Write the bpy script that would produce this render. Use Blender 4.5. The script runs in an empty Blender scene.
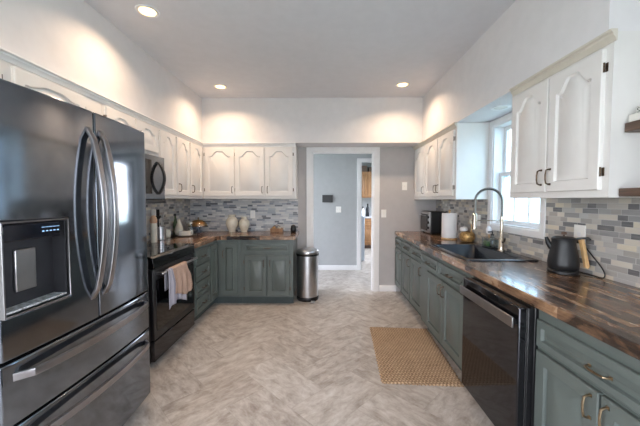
import bpy, bmesh, math, random
from mathutils import Vector, Matrix
random.seed(7)
PI = math.pi
C = bpy.context.scene.collection
# ------------------------------------------------------------------ camera
FPX = 305.0
CAMZ = 1.343
cam_d = bpy.data.cameras.new('camera')
cam = bpy.data.objects.new('camera', cam_d); C.objects.link(cam)
cam_d.sensor_fit = 'HORIZONTAL'; cam_d.sensor_width = 36.0
cam_d.lens = FPX * 36.0 / 640.0
cam_d.clip_start = 0.02
cam.location = (0, 0, CAMZ)
cam.rotation_euler = (PI/2 - math.atan(13.0/FPX), 0, math.atan(4.0/FPX))
bpy.context.scene.camera = cam
# ------------------------------------------------------------------ view
vs = bpy.context.scene.view_settings
vs.view_transform = 'Standard'; vs.look = 'None'; vs.gamma = 1.0; vs.use_curve_mapping = False
vs.exposure = 0.97
cy = bpy.context.scene.cycles
cy.use_denoising = True
cy.max_bounces = 10; cy.diffuse_bounces = 6; cy.glossy_bounces = 5; cy.transmission_bounces = 6; cy.transparent_max_bounces = 12
cy.caustics_reflective = False; cy.caustics_refractive = False
cy.sample_clamp_indirect = 6.0
# ------------------------------------------------------------------ world
W = bpy.data.worlds.new('sky'); bpy.context.scene.world = W; W.use_nodes = True
wn = W.node_tree.nodes; wl = W.node_tree.links; wn.clear()
wo = wn.new('ShaderNodeOutputWorld'); wb = wn.new('ShaderNodeBackground')
tc = wn.new('ShaderNodeTexCoord'); sx = wn.new('ShaderNodeSeparateXYZ'); cr = wn.new('ShaderNodeValToRGB')
wl.new(tc.outputs['Generated'], sx.inputs[0]); wl.new(sx.outputs['Z'], cr.inputs[0])
cr.color_ramp.elements[0].position = 0.0; cr.color_ramp.elements[0].color = (0.90, 0.93, 1.0, 1)
cr.color_ramp.elements[1].position = 0.7; cr.color_ramp.elements[1].color = (0.76, 0.85, 1.0, 1)
wl.new(cr.outputs[0], wb.inputs[0]); wb.inputs[1].default_value = 7.6
wl.new(wb.outputs[0], wo.inputs[0])

def portal(name, loc, rot, sx_, sy_):
    l = bpy.data.lights.new(name, 'AREA'); l.shape = 'RECTANGLE'; l.size = sx_; l.size_y = sy_
    o = bpy.data.objects.new(name, l); C.objects.link(o); o.location = loc; o.rotation_euler = rot
    l.cycles.is_portal = True
    return o
portal('window_portal', (1.80, 2.65, 1.58), (0, PI/2, 0), 0.95, 0.70)
portal('rear_fill_portal', (-0.1, -2.78, 1.05), (-PI/2, 0, PI), 1.5, 2.1)  # portal of the rear opening added for fill light
portal('left_fill_portal', (-2.03, -1.2, 1.375), (0, -PI/2, 0), 2.15, 2.2)  # portal of the opening added in the left wall for daylight fill
portal('right_fill_portal', (1.74, -1.3, 1.45), (0, PI/2, 0), 1.5, 1.8)  # portal of the added right-wall opening, more daylight fill
portal('hall_fill_portal', (-1.95, 5.19, 1.27), (0, -PI/2, 0), 2.25, 1.14)  # portal at the unseen opening added to brighten the hall
portal('laundry_fill_portal', (2.15, 7.3, 1.5), (0, PI/2, 0), 1.3, 1.3)  # portal at the unseen opening added to light the laundry
# an area light aims along its own -Z; the four above face into the rooms

# ------------------------------------------------------------------ materials
def lin(c):
    r = []
    for v in c:
        v = v / 255.0
        r.append(v/12.92 if v <= 0.04045 else ((v+0.055)/1.055)**2.4)
    return (r[0], r[1], r[2], 1.0)

class NT:
    def __init__(s, name):
        s.m = bpy.data.materials.new(name); s.m.use_nodes = True
        s.t = s.m.node_tree; s.n = s.t.nodes; s.l = s.t.links
        s.b = s.n['Principled BSDF']; s.out = s.n['Material Output']
    def put(s, sock, v):
        if isinstance(v, bpy.types.NodeSocket): s.l.new(v, sock)
        elif v is not None: sock.default_value = v
    def f(s, op, a, b=None, c=None):
        n = s.n.new('ShaderNodeMath'); n.operation = op
        s.put(n.inputs[0], a); s.put(n.inputs[1], b)
        if c is not None: s.put(n.inputs[2], c)
        return n.outputs[0]
    def obj(s):
        n = s.n.new('ShaderNodeTexCoord'); return n.outputs['Object']
    def xyz(s, v):
        n = s.n.new('ShaderNodeSeparateXYZ'); s.l.new(v, n.inputs[0]); return n.outputs
    def vec(s, x, y, z=0.0):
        n = s.n.new('ShaderNodeCombineXYZ'); s.put(n.inputs[0], x); s.put(n.inputs[1], y); s.put(n.inputs[2], z); return n.outputs[0]
    def noise(s, v, scale=5, detail=4, rough=0.5, dist=0.0):
        n = s.n.new('ShaderNodeTexNoise'); s.put(n.inputs['Vector'], v); n.inputs['Scale'].default_value = scale
        n.inputs['Detail'].default_value = detail; n.inputs['Roughness'].default_value = rough; n.inputs['Distortion'].default_value = dist
        return n.outputs['Fac']
    def rnd(s, v):
        n = s.n.new('ShaderNodeTexWhiteNoise'); n.noise_dimensions = '3D'; s.put(n.inputs['Vector'], v); return n.outputs['Value']
    def ramp(s, f, stops, const=False):
        n = s.n.new('ShaderNodeValToRGB'); s.l.new(f, n.inputs[0]); r = n.color_ramp
        if const: r.interpolation = 'CONSTANT'
        while len(r.elements) < len(stops): r.elements.new(0.5)
        for e, (p, c) in zip(r.elements, stops): e.position = p; e.color = lin(c)
        return n.outputs[0]
    def mix(s, f, a, b, mode='MIX'):
        n = s.n.new('ShaderNodeMix'); n.data_type = 'RGBA'; n.blend_type = mode
        s.put(n.inputs['Factor'], f); s.put(n.inputs['A'], a); s.put(n.inputs['B'], b)
        for i in n.inputs:
            pass
        return n.outputs['Result']
    def mixc(s, f, a, b, mode='MIX'):
        n = s.n.new('ShaderNodeMix'); n.data_type = 'RGBA'; n.blend_type = mode
        s.put(n.inputs[0], f); s.put(n.inputs[6], a); s.put(n.inputs[7], b); return n.outputs[2]
    def bump(s, h, strength=0.2, dist=0.01):
        n = s.n.new('ShaderNodeBump'); n.inputs['Strength'].default_value = strength; n.inputs['Distance'].default_value = dist
        s.l.new(h, n.inputs['Height']); s.l.new(n.outputs[0], s.b.inputs['Normal'])
    def set(s, color=None, rough=None, metal=None, coat=None):
        if color is not None: s.put(s.b.inputs['Base Color'], color)
        if rough is not None: s.put(s.b.inputs['Roughness'], rough)
        if metal is not None: s.b.inputs['Metallic'].default_value = metal
        if coat is not None: s.b.inputs['Coat Weight'].default_value = coat; s.b.inputs['Coat Roughness'].default_value = 0.08

def plain(name, rgb, rough=0.5, metal=0.0, var=0.05, scale=12, bump=0.0, coat=None, bscale=60):
    t = NT(name); o = t.obj(); nz = t.noise(o, scale, 3)
    a = tuple(max(0, v*(1-var)) for v in rgb); b = tuple(min(255, v*(1+var)) for v in rgb)
    t.set(t.ramp(nz, [(0.3, a), (0.7, b)]), rough, metal, coat)
    if bump: t.bump(t.noise(o, bscale, 3), bump, 0.004)
    return t.m

M = {}
M['ceiling'] = plain('ceiling_paint', (214, 215, 221), 0.9, bump=0.08, bscale=45, var=0.01)
M['soffit'] = plain('soffit_paint', (222, 219, 221), 0.8, var=0.01, bump=0.05)
M['wall'] = plain('wall_paint', (182, 178, 178), 0.75, var=0.012, bump=0.06)
M['hallwall'] = plain('hall_paint', (176, 178, 180), 0.75, var=0.012, bump=0.06)
M['trim'] = plain('trim_paint', (232, 231, 232), 0.4, var=0.01)
M['cabwhite'] = plain('white_cabinet_paint', (222, 219, 217), 0.42, var=0.012, scale=6)
M['cabwhite2'] = plain('white_side_panel_paint', (222, 219, 214), 0.55, var=0.02, scale=4)
M['crown'] = plain('cream_moulding_paint', (205, 198, 186), 0.45, var=0.02)
M['green'] = plain('sage_cabinet_paint', (89, 97, 94), 0.40, var=0.05, scale=5)
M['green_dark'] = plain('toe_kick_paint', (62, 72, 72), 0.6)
M['bronze'] = plain('aged_bronze', (92, 76, 62), 0.35, 0.9, var=0.2, scale=60)
M['brass'] = plain('antique_brass', (146, 128, 104), 0.3, 1.0, var=0.15, scale=50)
M['nickel'] = plain('brushed_nickel', (186, 174, 158), 0.25, 1.0, var=0.04)
M['spring'] = plain('dark_nickel_spring', (112, 106, 100), 0.35, 1.0)
M['steel'] = plain('stainless_steel', (190, 190, 192), 0.28, 1.0, var=0.03)
M['black'] = plain('black_plastic', (20, 20, 22), 0.4, var=0.1)
M['blackglass'] = plain('black_glass', (9, 9, 11), 0.04, var=0.1)
M['kettleblack'] = plain('matte_black_enamel', (26, 27, 30), 0.42, var=0.08)
M['sinkblack'] = plain('black_granite_composite', (34, 38, 46), 0.2, var=0.2, scale=200)
M['white'] = plain('white_ceramic', (235, 232, 226), 0.2, var=0.02)
M['cream'] = plain('cream_glaze', (216, 208, 190), 0.18, var=0.04, scale=20, coat=0.5)
M['paper'] = plain('paper_towel', (238, 236, 236), 0.9, var=0.01, bump=0.3, bscale=140)
M['plate'] = plain('switch_plastic', (236, 234, 230), 0.35, var=0.01)
M['lightwood'] = plain('pale_wood', (206, 168, 118), 0.45, var=0.12, scale=20)
M['peach'] = plain('peach_wood', (216, 172, 140), 0.5, var=0.05)
M['greenleaf'] = plain('leaf_green', (66, 84, 52), 0.5, var=0.25, scale=40)
M['sponge'] = plain('green_sponge', (118, 150, 84), 0.9, var=0.1, bump=0.4, bscale=200)
M['goldpot'] = plain('hammered_gold_pot', (172, 136, 86), 0.35, 0.6, var=0.25, scale=50, bump=0.6, bscale=70)
M['appliance'] = plain('white_enamel', (205, 214, 226), 0.3, var=0.01)
M['bookwhite'] = plain('white_book_cloth', (222, 218, 212), 0.7, var=0.03)
M['pages'] = plain('page_edges', (214, 206, 190), 0.9, var=0.06, scale=120)
M['display'] = plain('display_glass', (22, 26, 34), 0.1, var=0.3)
M['jarwhite'] = plain('cream_stoneware', (224, 218, 202), 0.35, var=0.05)
M['grout'] = plain('grout', (176, 174, 172), 0.9)
M['ground'] = plain('pale_lawn', (176, 186, 170), 0.95, var=0.08, scale=0.6)
M['darkwood'] = None

def emis(name, rgb, st):
    t = NT(name); t.set(lin(rgb), 0.5); t.b.inputs['Emission Color'].default_value = lin(rgb); t.b.inputs['Emission Strength'].default_value = st
    return t.m
M['lens'] = emis('lamp_lens', (255, 214, 140), 3.2)
M['glow_icon'] = emis('display_icons', (150, 190, 230), 0.6)

def glass(name, rgb, mixf=0.1, rough=0.02):
    m = bpy.data.materials.new(name); m.use_nodes = True; n = m.node_tree.nodes; l = m.node_tree.links; n.clear()
    o = n.new('ShaderNodeOutputMaterial'); mx = n.new('ShaderNodeMixShader'); t = n.new('ShaderNodeBsdfTransparent'); g = n.new('ShaderNodeBsdfGlossy')
    t.inputs[0].default_value = lin(rgb); g.inputs['Roughness'].default_value = rough; mx.inputs[0].default_value = mixf
    l.new(t.outputs[0], mx.inputs[1]); l.new(g.outputs[0], mx.inputs[2]); l.new(mx.outputs[0], o.inputs[0]); return m
M['glass'] = glass('window_glass', (196, 212, 220), 0.06)  # tint put into the panes to dim and blue the daylight
M['clearglass'] = glass('clear_bottle_glass', (226, 234, 236), 0.16)
M['amber'] = glass('amber_glass', (248, 226, 184), 0.22, 0.08)

def stainless_dark():
    t = NT('black_stainless'); o = t.obj(); c = t.xyz(o)
    st = t.noise(t.vec(t.f('MULTIPLY', c[0], 3), t.f('MULTIPLY', c[1], 3), t.f('MULTIPLY', c[2], 260)), 1, 2)
    sm = t.noise(o, 4, 5, 0.6)
    t.set(t.ramp(sm, [(0.3, (112, 118, 126)), (0.7, (130, 136, 144))]), t.f('ADD', t.f('MULTIPLY', sm, 0.10), 0.04), 0.95)
    t.bump(st, 0.02, 0.001)
    return t.m
M['dss'] = stainless_dark()
M['dss2'] = plain('dark_steel_side', (60, 60, 64), 0.45, 0.6)
M['dishpanel'] = plain('black_steel_panel', (66, 66, 70), 0.05, 0.9, var=0.05, scale=3)
M['driptray'] = plain('speckled_grey_tray', (176, 180, 184), 0.4, 0.3, var=0.3, scale=70)
M['handlesteel'] = plain('satin_grey_handle', (150, 148, 150), 0.28, 1.0, var=0.04)

def mosaic(name, ax, cols, hh=0.0315, ww=0.085):
    t = NT(name); o = t.obj(); c = t.xyz(o)
    u = t.f('DIVIDE', c[ax], ww); v = t.f('DIVIDE', c[2], hh)
    row = t.f('FLOOR', v); r1 = t.rnd(t.vec(row, 3.1, 0.7))
    u = t.f('ADD', u, t.f('MULTIPLY', r1, 17.3))
    u = t.f('ADD', u, t.f('MULTIPLY', t.f('SINE', t.f('ADD', t.f('MULTIPLY', u, 2.3), t.f('MULTIPLY', row, 1.7))), 0.22))
    col = t.f('FLOOR', u); fu = t.f('FRACT', u); fv = t.f('FRACT', v)
    rn = t.rnd(t.vec(col, row, 0.35)); rn2 = t.rnd(t.vec(col, row, 8.35))
    base = t.ramp(rn, cols, True)
    st = t.noise(t.vec(t.f('MULTIPLY', c[ax], 10), t.f('MULTIPLY', c[2], 90), rn), 1, 3)
    base = t.mixc(t.f('MULTIPLY', st, 0.22), base, lin((235, 232, 228)))
    eu = t.f('MINIMUM', fu, t.f('SUBTRACT', 1.0, fu)); ev = t.f('MINIMUM', fv, t.f('SUBTRACT', 1.0, fv))
    edge = t.f('MINIMUM', t.f('MULTIPLY', eu, ww), t.f('MULTIPLY', ev, hh))
    g = t.f('LESS_THAN', edge, 0.0012)
    t.set(t.mixc(g, base, lin((186, 184, 182))), t.f('ADD', t.f('MULTIPLY', rn2, 0.30), t.f('ADD', t.f('MULTIPLY', g, 0.4), 0.10)))
    n = t.n.new('ShaderNodeMapRange'); n.inputs['From Max'].default_value = 0.003; t.l.new(edge, n.inputs['Value'])
    t.bump(n.outputs[0], 0.35, 0.002)
    return t.m
TCOL = [(0.0, (160, 155, 150)), (0.18, (180, 174, 168)), (0.34, (144, 142, 142)), (0.48, (198, 190, 178)), (0.62, (122, 122, 124)), (0.70, (170, 168, 166)), (0.82, (84, 84, 88)), (0.90, (206, 196, 176))]
M['tile_y'] = mosaic('mosaic_tile_side', 1, TCOL)
M['tile_x'] = mosaic('mosaic_tile_back', 0, [(0.0, (168, 172, 180)), (0.17, (190, 190, 192)), (0.34, (140, 146, 158)), (0.48, (206, 206, 206)), (0.62, (118, 126, 140)), (0.72, (176, 178, 184)), (0.84, (78, 84, 98)), (0.93, (196, 194, 190))], 0.026, 0.085)

def butcher(name, ax, mitre=False):
    t = NT(name); o = t.obj(); c = t.xyz(o); bx = 1 - ax
    if mitre:   # staves of the short run turn at the corner joint
        s_ = t.f('LESS_THAN', t.f('SUBTRACT', c[1], 3.84), t.f('SUBTRACT', -1.33, c[0])); s_ = t.f('MULTIPLY', s_, t.f('LESS_THAN', c[0], -1.29)); n_ = t.f('SUBTRACT', 1.0, s_)
        a_ = t.f('ADD', t.f('MULTIPLY', c[1], s_), t.f('MULTIPLY', c[0], n_)); b_ = t.f('ADD', t.f('MULTIPLY', c[0], s_), t.f('MULTIPLY', c[1], n_))
        c = (a_, b_, c[2])
    across = t.f('DIVIDE', c[bx], 0.042); row = t.f('FLOOR', across)
    r1 = t.rnd(t.vec(row, 1.3, 2.2)); u = t.f('ADD', t.f('DIVIDE', c[ax], 0.42), t.f('MULTIPLY', r1, 9.7)); col = t.f('FLOOR', u)
    rn = t.rnd(t.vec(row, col, 5.5))
    big = t.noise(t.vec(t.f('MULTIPLY', c[ax], 4.0), t.f('MULTIPLY', c[bx], 13), t.f('ADD', t.f('MULTIPLY', c[2], 7), t.f('MULTIPLY', rn, 3.0))), 1, 5, 0.62, 0.6)
    fine = t.noise(t.vec(t.f('MULTIPLY', c[ax], 9), t.f('MULTIPLY', c[bx], 140), t.f('ADD', t.f('MULTIPLY', c[2], 140), rn)), 1, 3)
    f = t.f('ADD', t.f('ADD', t.f('MULTIPLY', big, 1.0), t.f('MULTIPLY', t.f('SUBTRACT', rn, 0.5), 0.20)), t.f('MULTIPLY', t.f('SUBTRACT', fine, 0.5), 0.22))
    colr = t.ramp(f, [(0.33, (32, 24, 22)), (0.41, (62, 47, 38)), (0.48, (104, 78, 59)), (0.58, (142, 110, 84)), (0.72, (176, 144, 114))])
    fr = t.f('FRACT', across); e = t.f('LESS_THAN', t.f('MINIMUM', fr, t.f('SUBTRACT', 1.0, fr)), 0.03)
    t.set(t.mixc(t.f('MULTIPLY', e, 0.5), colr, lin((34, 24, 20))), t.f('ADD', t.f('MULTIPLY', big, 0.22), 0.14), 0.0, 0.35)
    t.bump(fine, 0.05, 0.002)
    return t.m
M['block_y'] = butcher('stained_butcher_block_side', 1)
M['block_x'] = butcher('stained_butcher_block_back', 0, True)

def wood(name, stops, ax=1, rough=0.45, s1=3, s2=50):
    t = NT(name); o = t.obj(); c = t.xyz(o); l = [t.f('MULTIPLY', c[i], s1 if i == ax else s2) for i in range(3)]
    nz = t.noise(t.vec(*l), 1, 4, 0.6, 0.5); t.set(t.ramp(nz, stops), rough); t.bump(nz, 0.1, 0.002); return t.m
M['darkwood'] = wood('dark_walnut', [(0.3, (66, 50, 42)), (0.7, (112, 88, 74))])
M['oak'] = wood('honey_oak', [(0.3, (126, 88, 56)), (0.7, (168, 126, 86))], 2, 0.4, 4, 30)

def floor_mat():
    t = NT('stone_plank_floor'); o = t.obj(); c = t.xyz(o); s = 0.30
    k = 0.70710678 / s
    a = t.f('MULTIPLY', t.f('ADD', c[0], c[1]), k); b = t.f('MULTIPLY', t.f('SUBTRACT', c[1], c[0]), k)
    i = t.f('FLOOR', a); j = t.f('FLOOR', b)
    d = t.f('FLOORED_MODULO', t.f('SUBTRACT', i, j), 4.0)
    vert = t.f('GREATER_THAN', d, 1.5)
    hx = t.f('SUBTRACT', i, d)                       # horizontal plank id
    vy = t.f('SUBTRACT', j, t.f('SUBTRACT', 3.0, d)) # vertical plank id
    px = t.f('ADD', t.f('MULTIPLY', vert, i), t.f('MULTIPLY', t.f('SUBTRACT', 1.0, vert), hx))
    py = t.f('ADD', t.f('MULTIPLY', vert, vy), t.f('MULTIPLY', t.f('SUBTRACT', 1.0, vert), j))
    rn = t.rnd(t.vec(px, py, vert)); rn2 = t.rnd(t.vec(px, py, t.f('ADD', vert, 4.4)))
    # position inside the plank
    lx = t.f('SUBTRACT', a, px); ly = t.f('SUBTRACT', b, py)
    long_ = t.f('ADD', t.f('MULTIPLY', vert, ly), t.f('MULTIPLY', t.f('SUBTRACT', 1.0, vert), lx))
    cross = t.f('ADD', t.f('MULTIPLY', vert, lx), t.f('MULTIPLY', t.f('SUBTRACT', 1.0, vert), ly))
    off = t.f('MULTIPLY', rn, 40.0)
    g = t.noise(t.vec(t.f('ADD', t.f('MULTIPLY', long_, 1.1), off), t.f('ADD', t.f('MULTIPLY', cross, 2.0), off), off), 2.1, 8, 0.70, 0.35)
    g2 = t.noise(t.vec(t.f('MULTIPLY', long_, 0.9), t.f('MULTIPLY', cross, 4.6), off), 2.2, 4, 0.6, 0.6)
    f = t.f('ADD', t.f('ADD', t.f('MULTIPLY', g, 0.78), t.f('MULTIPLY', g2, 0.22)), t.f('MULTIPLY', t.f('SUBTRACT', rn2, 0.5), 0.07))
    colr = t.ramp(f, [(0.28, (126, 115, 107)), (0.40, (160, 151, 144)), (0.52, (186, 179, 173)), (0.62, (202, 197, 193)), (0.75, (216, 214, 212))])
    el = t.f('MINIMUM', t.f('MINIMUM', long_, t.f('SUBTRACT', 2.0, long_)), t.f('MINIMUM', cross, t.f('SUBTRACT', 1.0, cross)))
    gr = t.f('LESS_THAN', el, 0.006)
    warm = t.mixc(t.f('MULTIPLY', rn, 0.3), colr, lin((226, 217, 208)), 'MULTIPLY')
    t.set(t.mixc(t.f('MULTIPLY', gr, 0.25), warm, lin((120, 112, 104))), t.f('ADD', t.f('MULTIPLY', g, 0.25), 0.30))
    t.bump(g, 0.06, 0.003)
    return t.m
M['floor'] = floor_mat()

def jute():
    t = NT('woven_jute'); o = t.obj(); c = t.xyz(o)
    r = t.f('FLOOR', t.f('DIVIDE', c[1], 0.022))
    ux = t.f('ADD', t.f('DIVIDE', c[0], 0.026), t.f('MULTIPLY', t.f('MODULO', r, 2.0), 0.5))
    a = t.f('ABSOLUTE', t.f('SINE', t.f('MULTIPLY', ux, PI))); b = t.f('ABSOLUTE', t.f('SINE', t.f('MULTIPLY', t.f('DIVIDE', c[1], 0.022), PI)))
    h = t.f('MULTIPLY', a, b); nz = t.noise(o, 60, 4); n2 = t.noise(o, 7, 3)
    f = t.f('ADD', t.f('ADD', t.f('MULTIPLY', h, 0.55), t.f('MULTIPLY', nz, 0.35)), t.f('MULTIPLY', n2, 0.2))
    t.set(t.ramp(f, [(0.2, (112, 90, 70)), (0.45, (168, 140, 112)), (0.8, (208, 180, 150))]), 0.95)
    t.bump(h, 0.9, 0.008)
    return t.m
M['jute'] = jute()

def cloth(name, a, b, stripe=None):
    t = NT(name); o = t.obj(); c = t.xyz(o)
    w = t.f('MULTIPLY', t.f('ABSOLUTE', t.f('SINE', t.f('MULTIPLY', c[2], 420))), t.f('ABSOLUTE', t.f('SINE', t.f('MULTIPLY', c[1], 420))))
    base = t.ramp(t.f('ADD', t.f('MULTIPLY', w, 0.6), t.f('MULTIPLY', t.noise(o, 14, 3), 0.4)), [(0.1, a), (0.8, b)])
    if stripe:
        s = t.f('GREATER_THAN', t.f('SINE', t.f('MULTIPLY', c[1], 150)), 0.6); base = t.mixc(t.f('MULTIPLY', s, 0.6), base, lin(stripe))
    t.set(base, 0.95); t.bump(w, 0.5, 0.003); return t.m
M['towel_tan'] = cloth('tan_waffle_cloth', (150, 122, 108), (202, 174, 156))
M['towel_grey'] = cloth('lilac_grey_cloth', (150, 148, 160), (196, 192, 202), (120, 120, 136))

# ------------------------------------------------------------------ mesh builder
class MB:
    def __init__(s): s.v = []; s.f = []
    def add(s, vs_, fs_):
        b = len(s.v); s.v += [tuple(p) for p in vs_]; s.f += [tuple(b+i for i in f) for f in fs_]; return s
    def box(s, x0, x1, y0, y1, z0, z1):
        x0, x1 = min(x0, x1), max(x0, x1); y0, y1 = min(y0, y1), max(y0, y1); z0, z1 = min(z0, z1), max(z0, z1)
        return s.add([(x0,y0,z0),(x1,y0,z0),(x1,y1,z0),(x0,y1,z0),(x0,y0,z1),(x1,y0,z1),(x1,y1,z1),(x0,y1,z1)],
                     [(0,3,2,1),(4,5,6,7),(0,1,5,4),(1,2,6,5),(2,3,7,6),(3,0,4,7)])
    def lathe(s, prof, c=(0,0,0), seg=32, capb=True, capt=True, sx=1, sy=1):
        vs_ = []; fs_ = []; n = len(prof)
        for (r, z) in prof:
            for k in range(seg):
                a = 2*PI*k/seg; vs_.append((c[0]+r*sx*math.cos(a), c[1]+r*sy*math.sin(a), c[2]+z))
        for i in range(n-1):
            for k in range(seg):
                k2 = (k+1) % seg; fs_.append((i*seg+k, i*seg+k2, (i+1)*seg+k2, (i+1)*seg+k))
        if capb: fs_.append(tuple(range(seg))[::-1])
        if capt: fs_.append(tuple((n-1)*seg+k for k in range(seg)))
        return s.add(vs_, fs_)
    def sweep(s, path, sect, ref=(0,0,1), scale=None, closed=False):
        P = [Vector(p) for p in path]; n = len(P); m = len(sect); vs_ = []; fs_ = []
        prev = Vector(ref)
        for i in range(n):
            if closed: t = P[(i+1) % n] - P[i-1]
            else: t = P[min(i+1, n-1)] - P[max(i-1, 0)]
            t.normalize()
            a = prev - t*prev.dot(t)
            if a.length < 1e-4: a = t.orthogonal()
            a.normalize(); b = t.cross(a); prev = a
            k = scale[i] if scale else 1.0
            for (p, q) in sect: vs_.append(P[i] + a*(p*k) + b*(q*k))
        for i in range(n if closed else n-1):
            i2 = (i+1) % n
            for k in range(m):
                k2 = (k+1) % m; fs_.append((i*m+k, i*m+k2, i2*m+k2, i2*m+k))
        if not closed: fs_.append(tuple(range(m))[::-1]); fs_.append(tuple((n-1)*m+k for k in range(m)))
        return s.add(vs_, fs_)
    def tube(s, path, r, seg=10, ref=(0,0,1), scale=None, closed=False):
        return s.sweep(path, [(r*math.cos(2*PI*k/seg), r*math.sin(2*PI*k/seg)) for k in range(seg)], ref, scale, closed)
    def prism(s, poly, fn, a, b):
        """poly of (p,q); fn(p,q,w)->xyz; extruded from w=a to w=b"""
        n = len(poly); vs_ = [fn(p, q, a) for p, q in poly] + [fn(p, q, b) for p, q in poly]
        fs_ = [tuple(range(n))[::-1], tuple(range(n, 2*n))] + [(k, (k+1) % n, n+(k+1) % n, n+k) for k in range(n)]
        return s.add(vs_, fs_)
    def slab(s, us, vs0, solid, w0, w1, fn):
        """grid of cells with holes, extruded w0..w1; shared vertices"""
        b = {}; vl = []; fl = []
        def V(i, j, k):
            if (i, j, k) not in b: b[(i, j, k)] = len(vl); vl.append(fn(us[i], vs0[j], (w0, w1)[k]))
            return b[(i, j, k)]
        nu, nv = len(us)-1, len(vs0)-1
        S = lambda i, j: 0 <= i < nu and 0 <= j < nv and solid(i, j)
        for i in range(nu):
            for j in range(nv):
                if not S(i, j): continue
                fl.append((V(i,j,1), V(i+1,j,1), V(i+1,j+1,1), V(i,j+1,1))); fl.append((V(i,j,0), V(i,j+1,0), V(i+1,j+1,0), V(i+1,j,0)))
                if not S(i-1, j): fl.append((V(i,j,0), V(i,j,1), V(i,j+1,1), V(i,j+1,0)))
                if not S(i+1, j): fl.append((V(i+1,j,0), V(i+1,j+1,0), V(i+1,j+1,1), V(i+1,j,1)))
                if not S(i, j-1): fl.append((V(i,j,0), V(i+1,j,0), V(i+1,j,1), V(i,j,1)))
                if not S(i, j+1): fl.append((V(i,j+1,0), V(i,j+1,1), V(i+1,j+1,1), V(i+1,j+1,0)))
        return s.add(vl, fl)
    def xf(s, fn, start=0):
        for i in range(start, len(s.v)): s.v[i] = tuple(fn(Vector(s.v[i])))
        return s
    def build(s, name, mat, parent=None, world=True, bevel=0.0, smooth=40, subsurf=0, seg=2):
        me = bpy.data.meshes.new(name)
        off = Vector((0, 0, 0)); p = parent
        while p is not None: off += p.location; p = p.parent
        vs_ = s.v if not world else [tuple(Vector(v)-off) for v in s.v]
        me.from_pydata(vs_, [], s.f)
        bm = bmesh.new(); bm.from_mesh(me); bmesh.ops.recalc_face_normals(bm, faces=bm.faces); bm.to_mesh(me); bm.free()
        me.materials.append(mat)
        o = bpy.data.objects.new(name, me); C.objects.link(o)
        if parent is not None: o.parent = parent
        me.polygons.foreach_set('use_smooth', [True]*len(me.polygons)); me.set_sharp_from_angle(angle=math.radians(smooth)); me.update()
        if bevel:
            b = o.modifiers.new('bevel', 'BEVEL'); b.width = bevel; b.segments = seg; b.limit_method = 'ANGLE'; b.angle_limit = math.radians(30); b.harden_normals = False
        if subsurf:
            q = o.modifiers.new('sub', 'SUBSURF'); q.levels = subsurf; q.render_levels = subsurf
        return o

def thing(name, label, cat, loc=(0,0,0), rz=0, group=None):
    o = bpy.data.objects.new(name, None); C.objects.link(o); o.empty_display_size = 0.05
    o.location = loc; o.rotation_euler = (0, 0, rz); o['label'] = label; o['category'] = cat
    if group: o['group'] = group
    return o
def tag(o, label, cat, group=None, kind=None):
    o['label'] = label; o['category'] = cat
    if group: o['group'] = group
    if kind: o['kind'] = kind
    return o
def struct(mb, name, mat, bevel=0.0, label=None, parent=None):
    o = mb.build(name, mat, parent, bevel=bevel); 
    if parent is None: o['kind'] = 'structure'
    if label: o['label'] = label
    return o
def origin(o, loc):
    """move a single-mesh thing's origin to its base"""
    d = Vector(loc); o.data.transform(Matrix.Translation(-d)); o.location = d; return o
def copy_tree(o, parent=None):
    c = o.copy(); C.objects.link(c); c.parent = parent
    for ch in list(o.children): copy_tree(ch, c)
    return c

# ------------------------------------------------------------------ key dimensions
XR, XL, YB = 1.635, -1.97, 4.45         # walls
SR, SL, SB = 1.305, -1.635, 4.11        # soffit / upper cabinet faces
ZC, ZS = 2.70, 2.105                    # ceiling, soffit underside
ZT = 0.89                               # worktop top
YR = -2.7                               # rear wall

# ------------------------------------------------------------------ floor, ceiling, walls
struct(MB().box(-2.2, 2.4, YR-0.12, 9.2, -0.1, 0.0), 'floor', M['floor'])
struct(MB().box(XL-0.12, XR+0.15, YR-0.12, YB+0.11, ZC, ZC+0.1), 'ceiling', M['ceiling'])
fnx = lambda u, v, w: (w, u, v)
struct(MB().slab([YR-0.12, -2.3, -0.1, YB], [0, 0.3, 2.45, ZC], lambda i, j: not (i == 1 and j == 1), XL-0.12, XL, fnx), 'wall_left', M['wall'])
WY0, WY1, WZ0, WZ1 = 2.31, 2.985, 1.108, 2.05
fnx = lambda u, v, w: (w, u, v)
fny = lambda u, v, w: (u, w, v)
fnz = lambda u, v, w: (u, v, w)
struct(MB().slab([YR-0.12, -2.2, -0.4, WY0, WY1, YB], [0, 0.7, WZ0, WZ1, 2.2, ZC], lambda i, j: not (i == 3 and j == 2) and not (i == 1 and j in (1, 2, 3)), XR, XR+0.15, fnx), 'wall_right', M['wall'])
DX0, DX1, DZ = -0.184, 0.731, 2.045
struct(MB().slab([-2.2, DX0, DX1, 2.4], [0, DZ, ZC], lambda i, j: not (i == 1 and j == 0), YB, YB+0.11, fny), 'wall_back', M['wall'])
struct(MB().slab([XL-0.12, -0.85, 0.65, XR+0.15], [0, 2.1, ZC], lambda i, j: not (i == 1 and j == 0), YR-0.12, YR, fny), 'wall_rear', M['wall'])
struct(MB().box(XL, SL, YR, YB, ZS, ZC), 'wall_soffit_left', M['soffit'])
struct(MB().box(SR, XR, 1.45, YB, ZS, ZC), 'wall_soffit_right', M['soffit'])
struct(MB().box(SL, SR, SB, YB, ZS, ZC), 'wall_soffit_back', M['soffit'])
g = MB().box(-30, 34, -30, 40, -0.5, -0.3); struct(g, 'ground', M['ground'])
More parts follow.
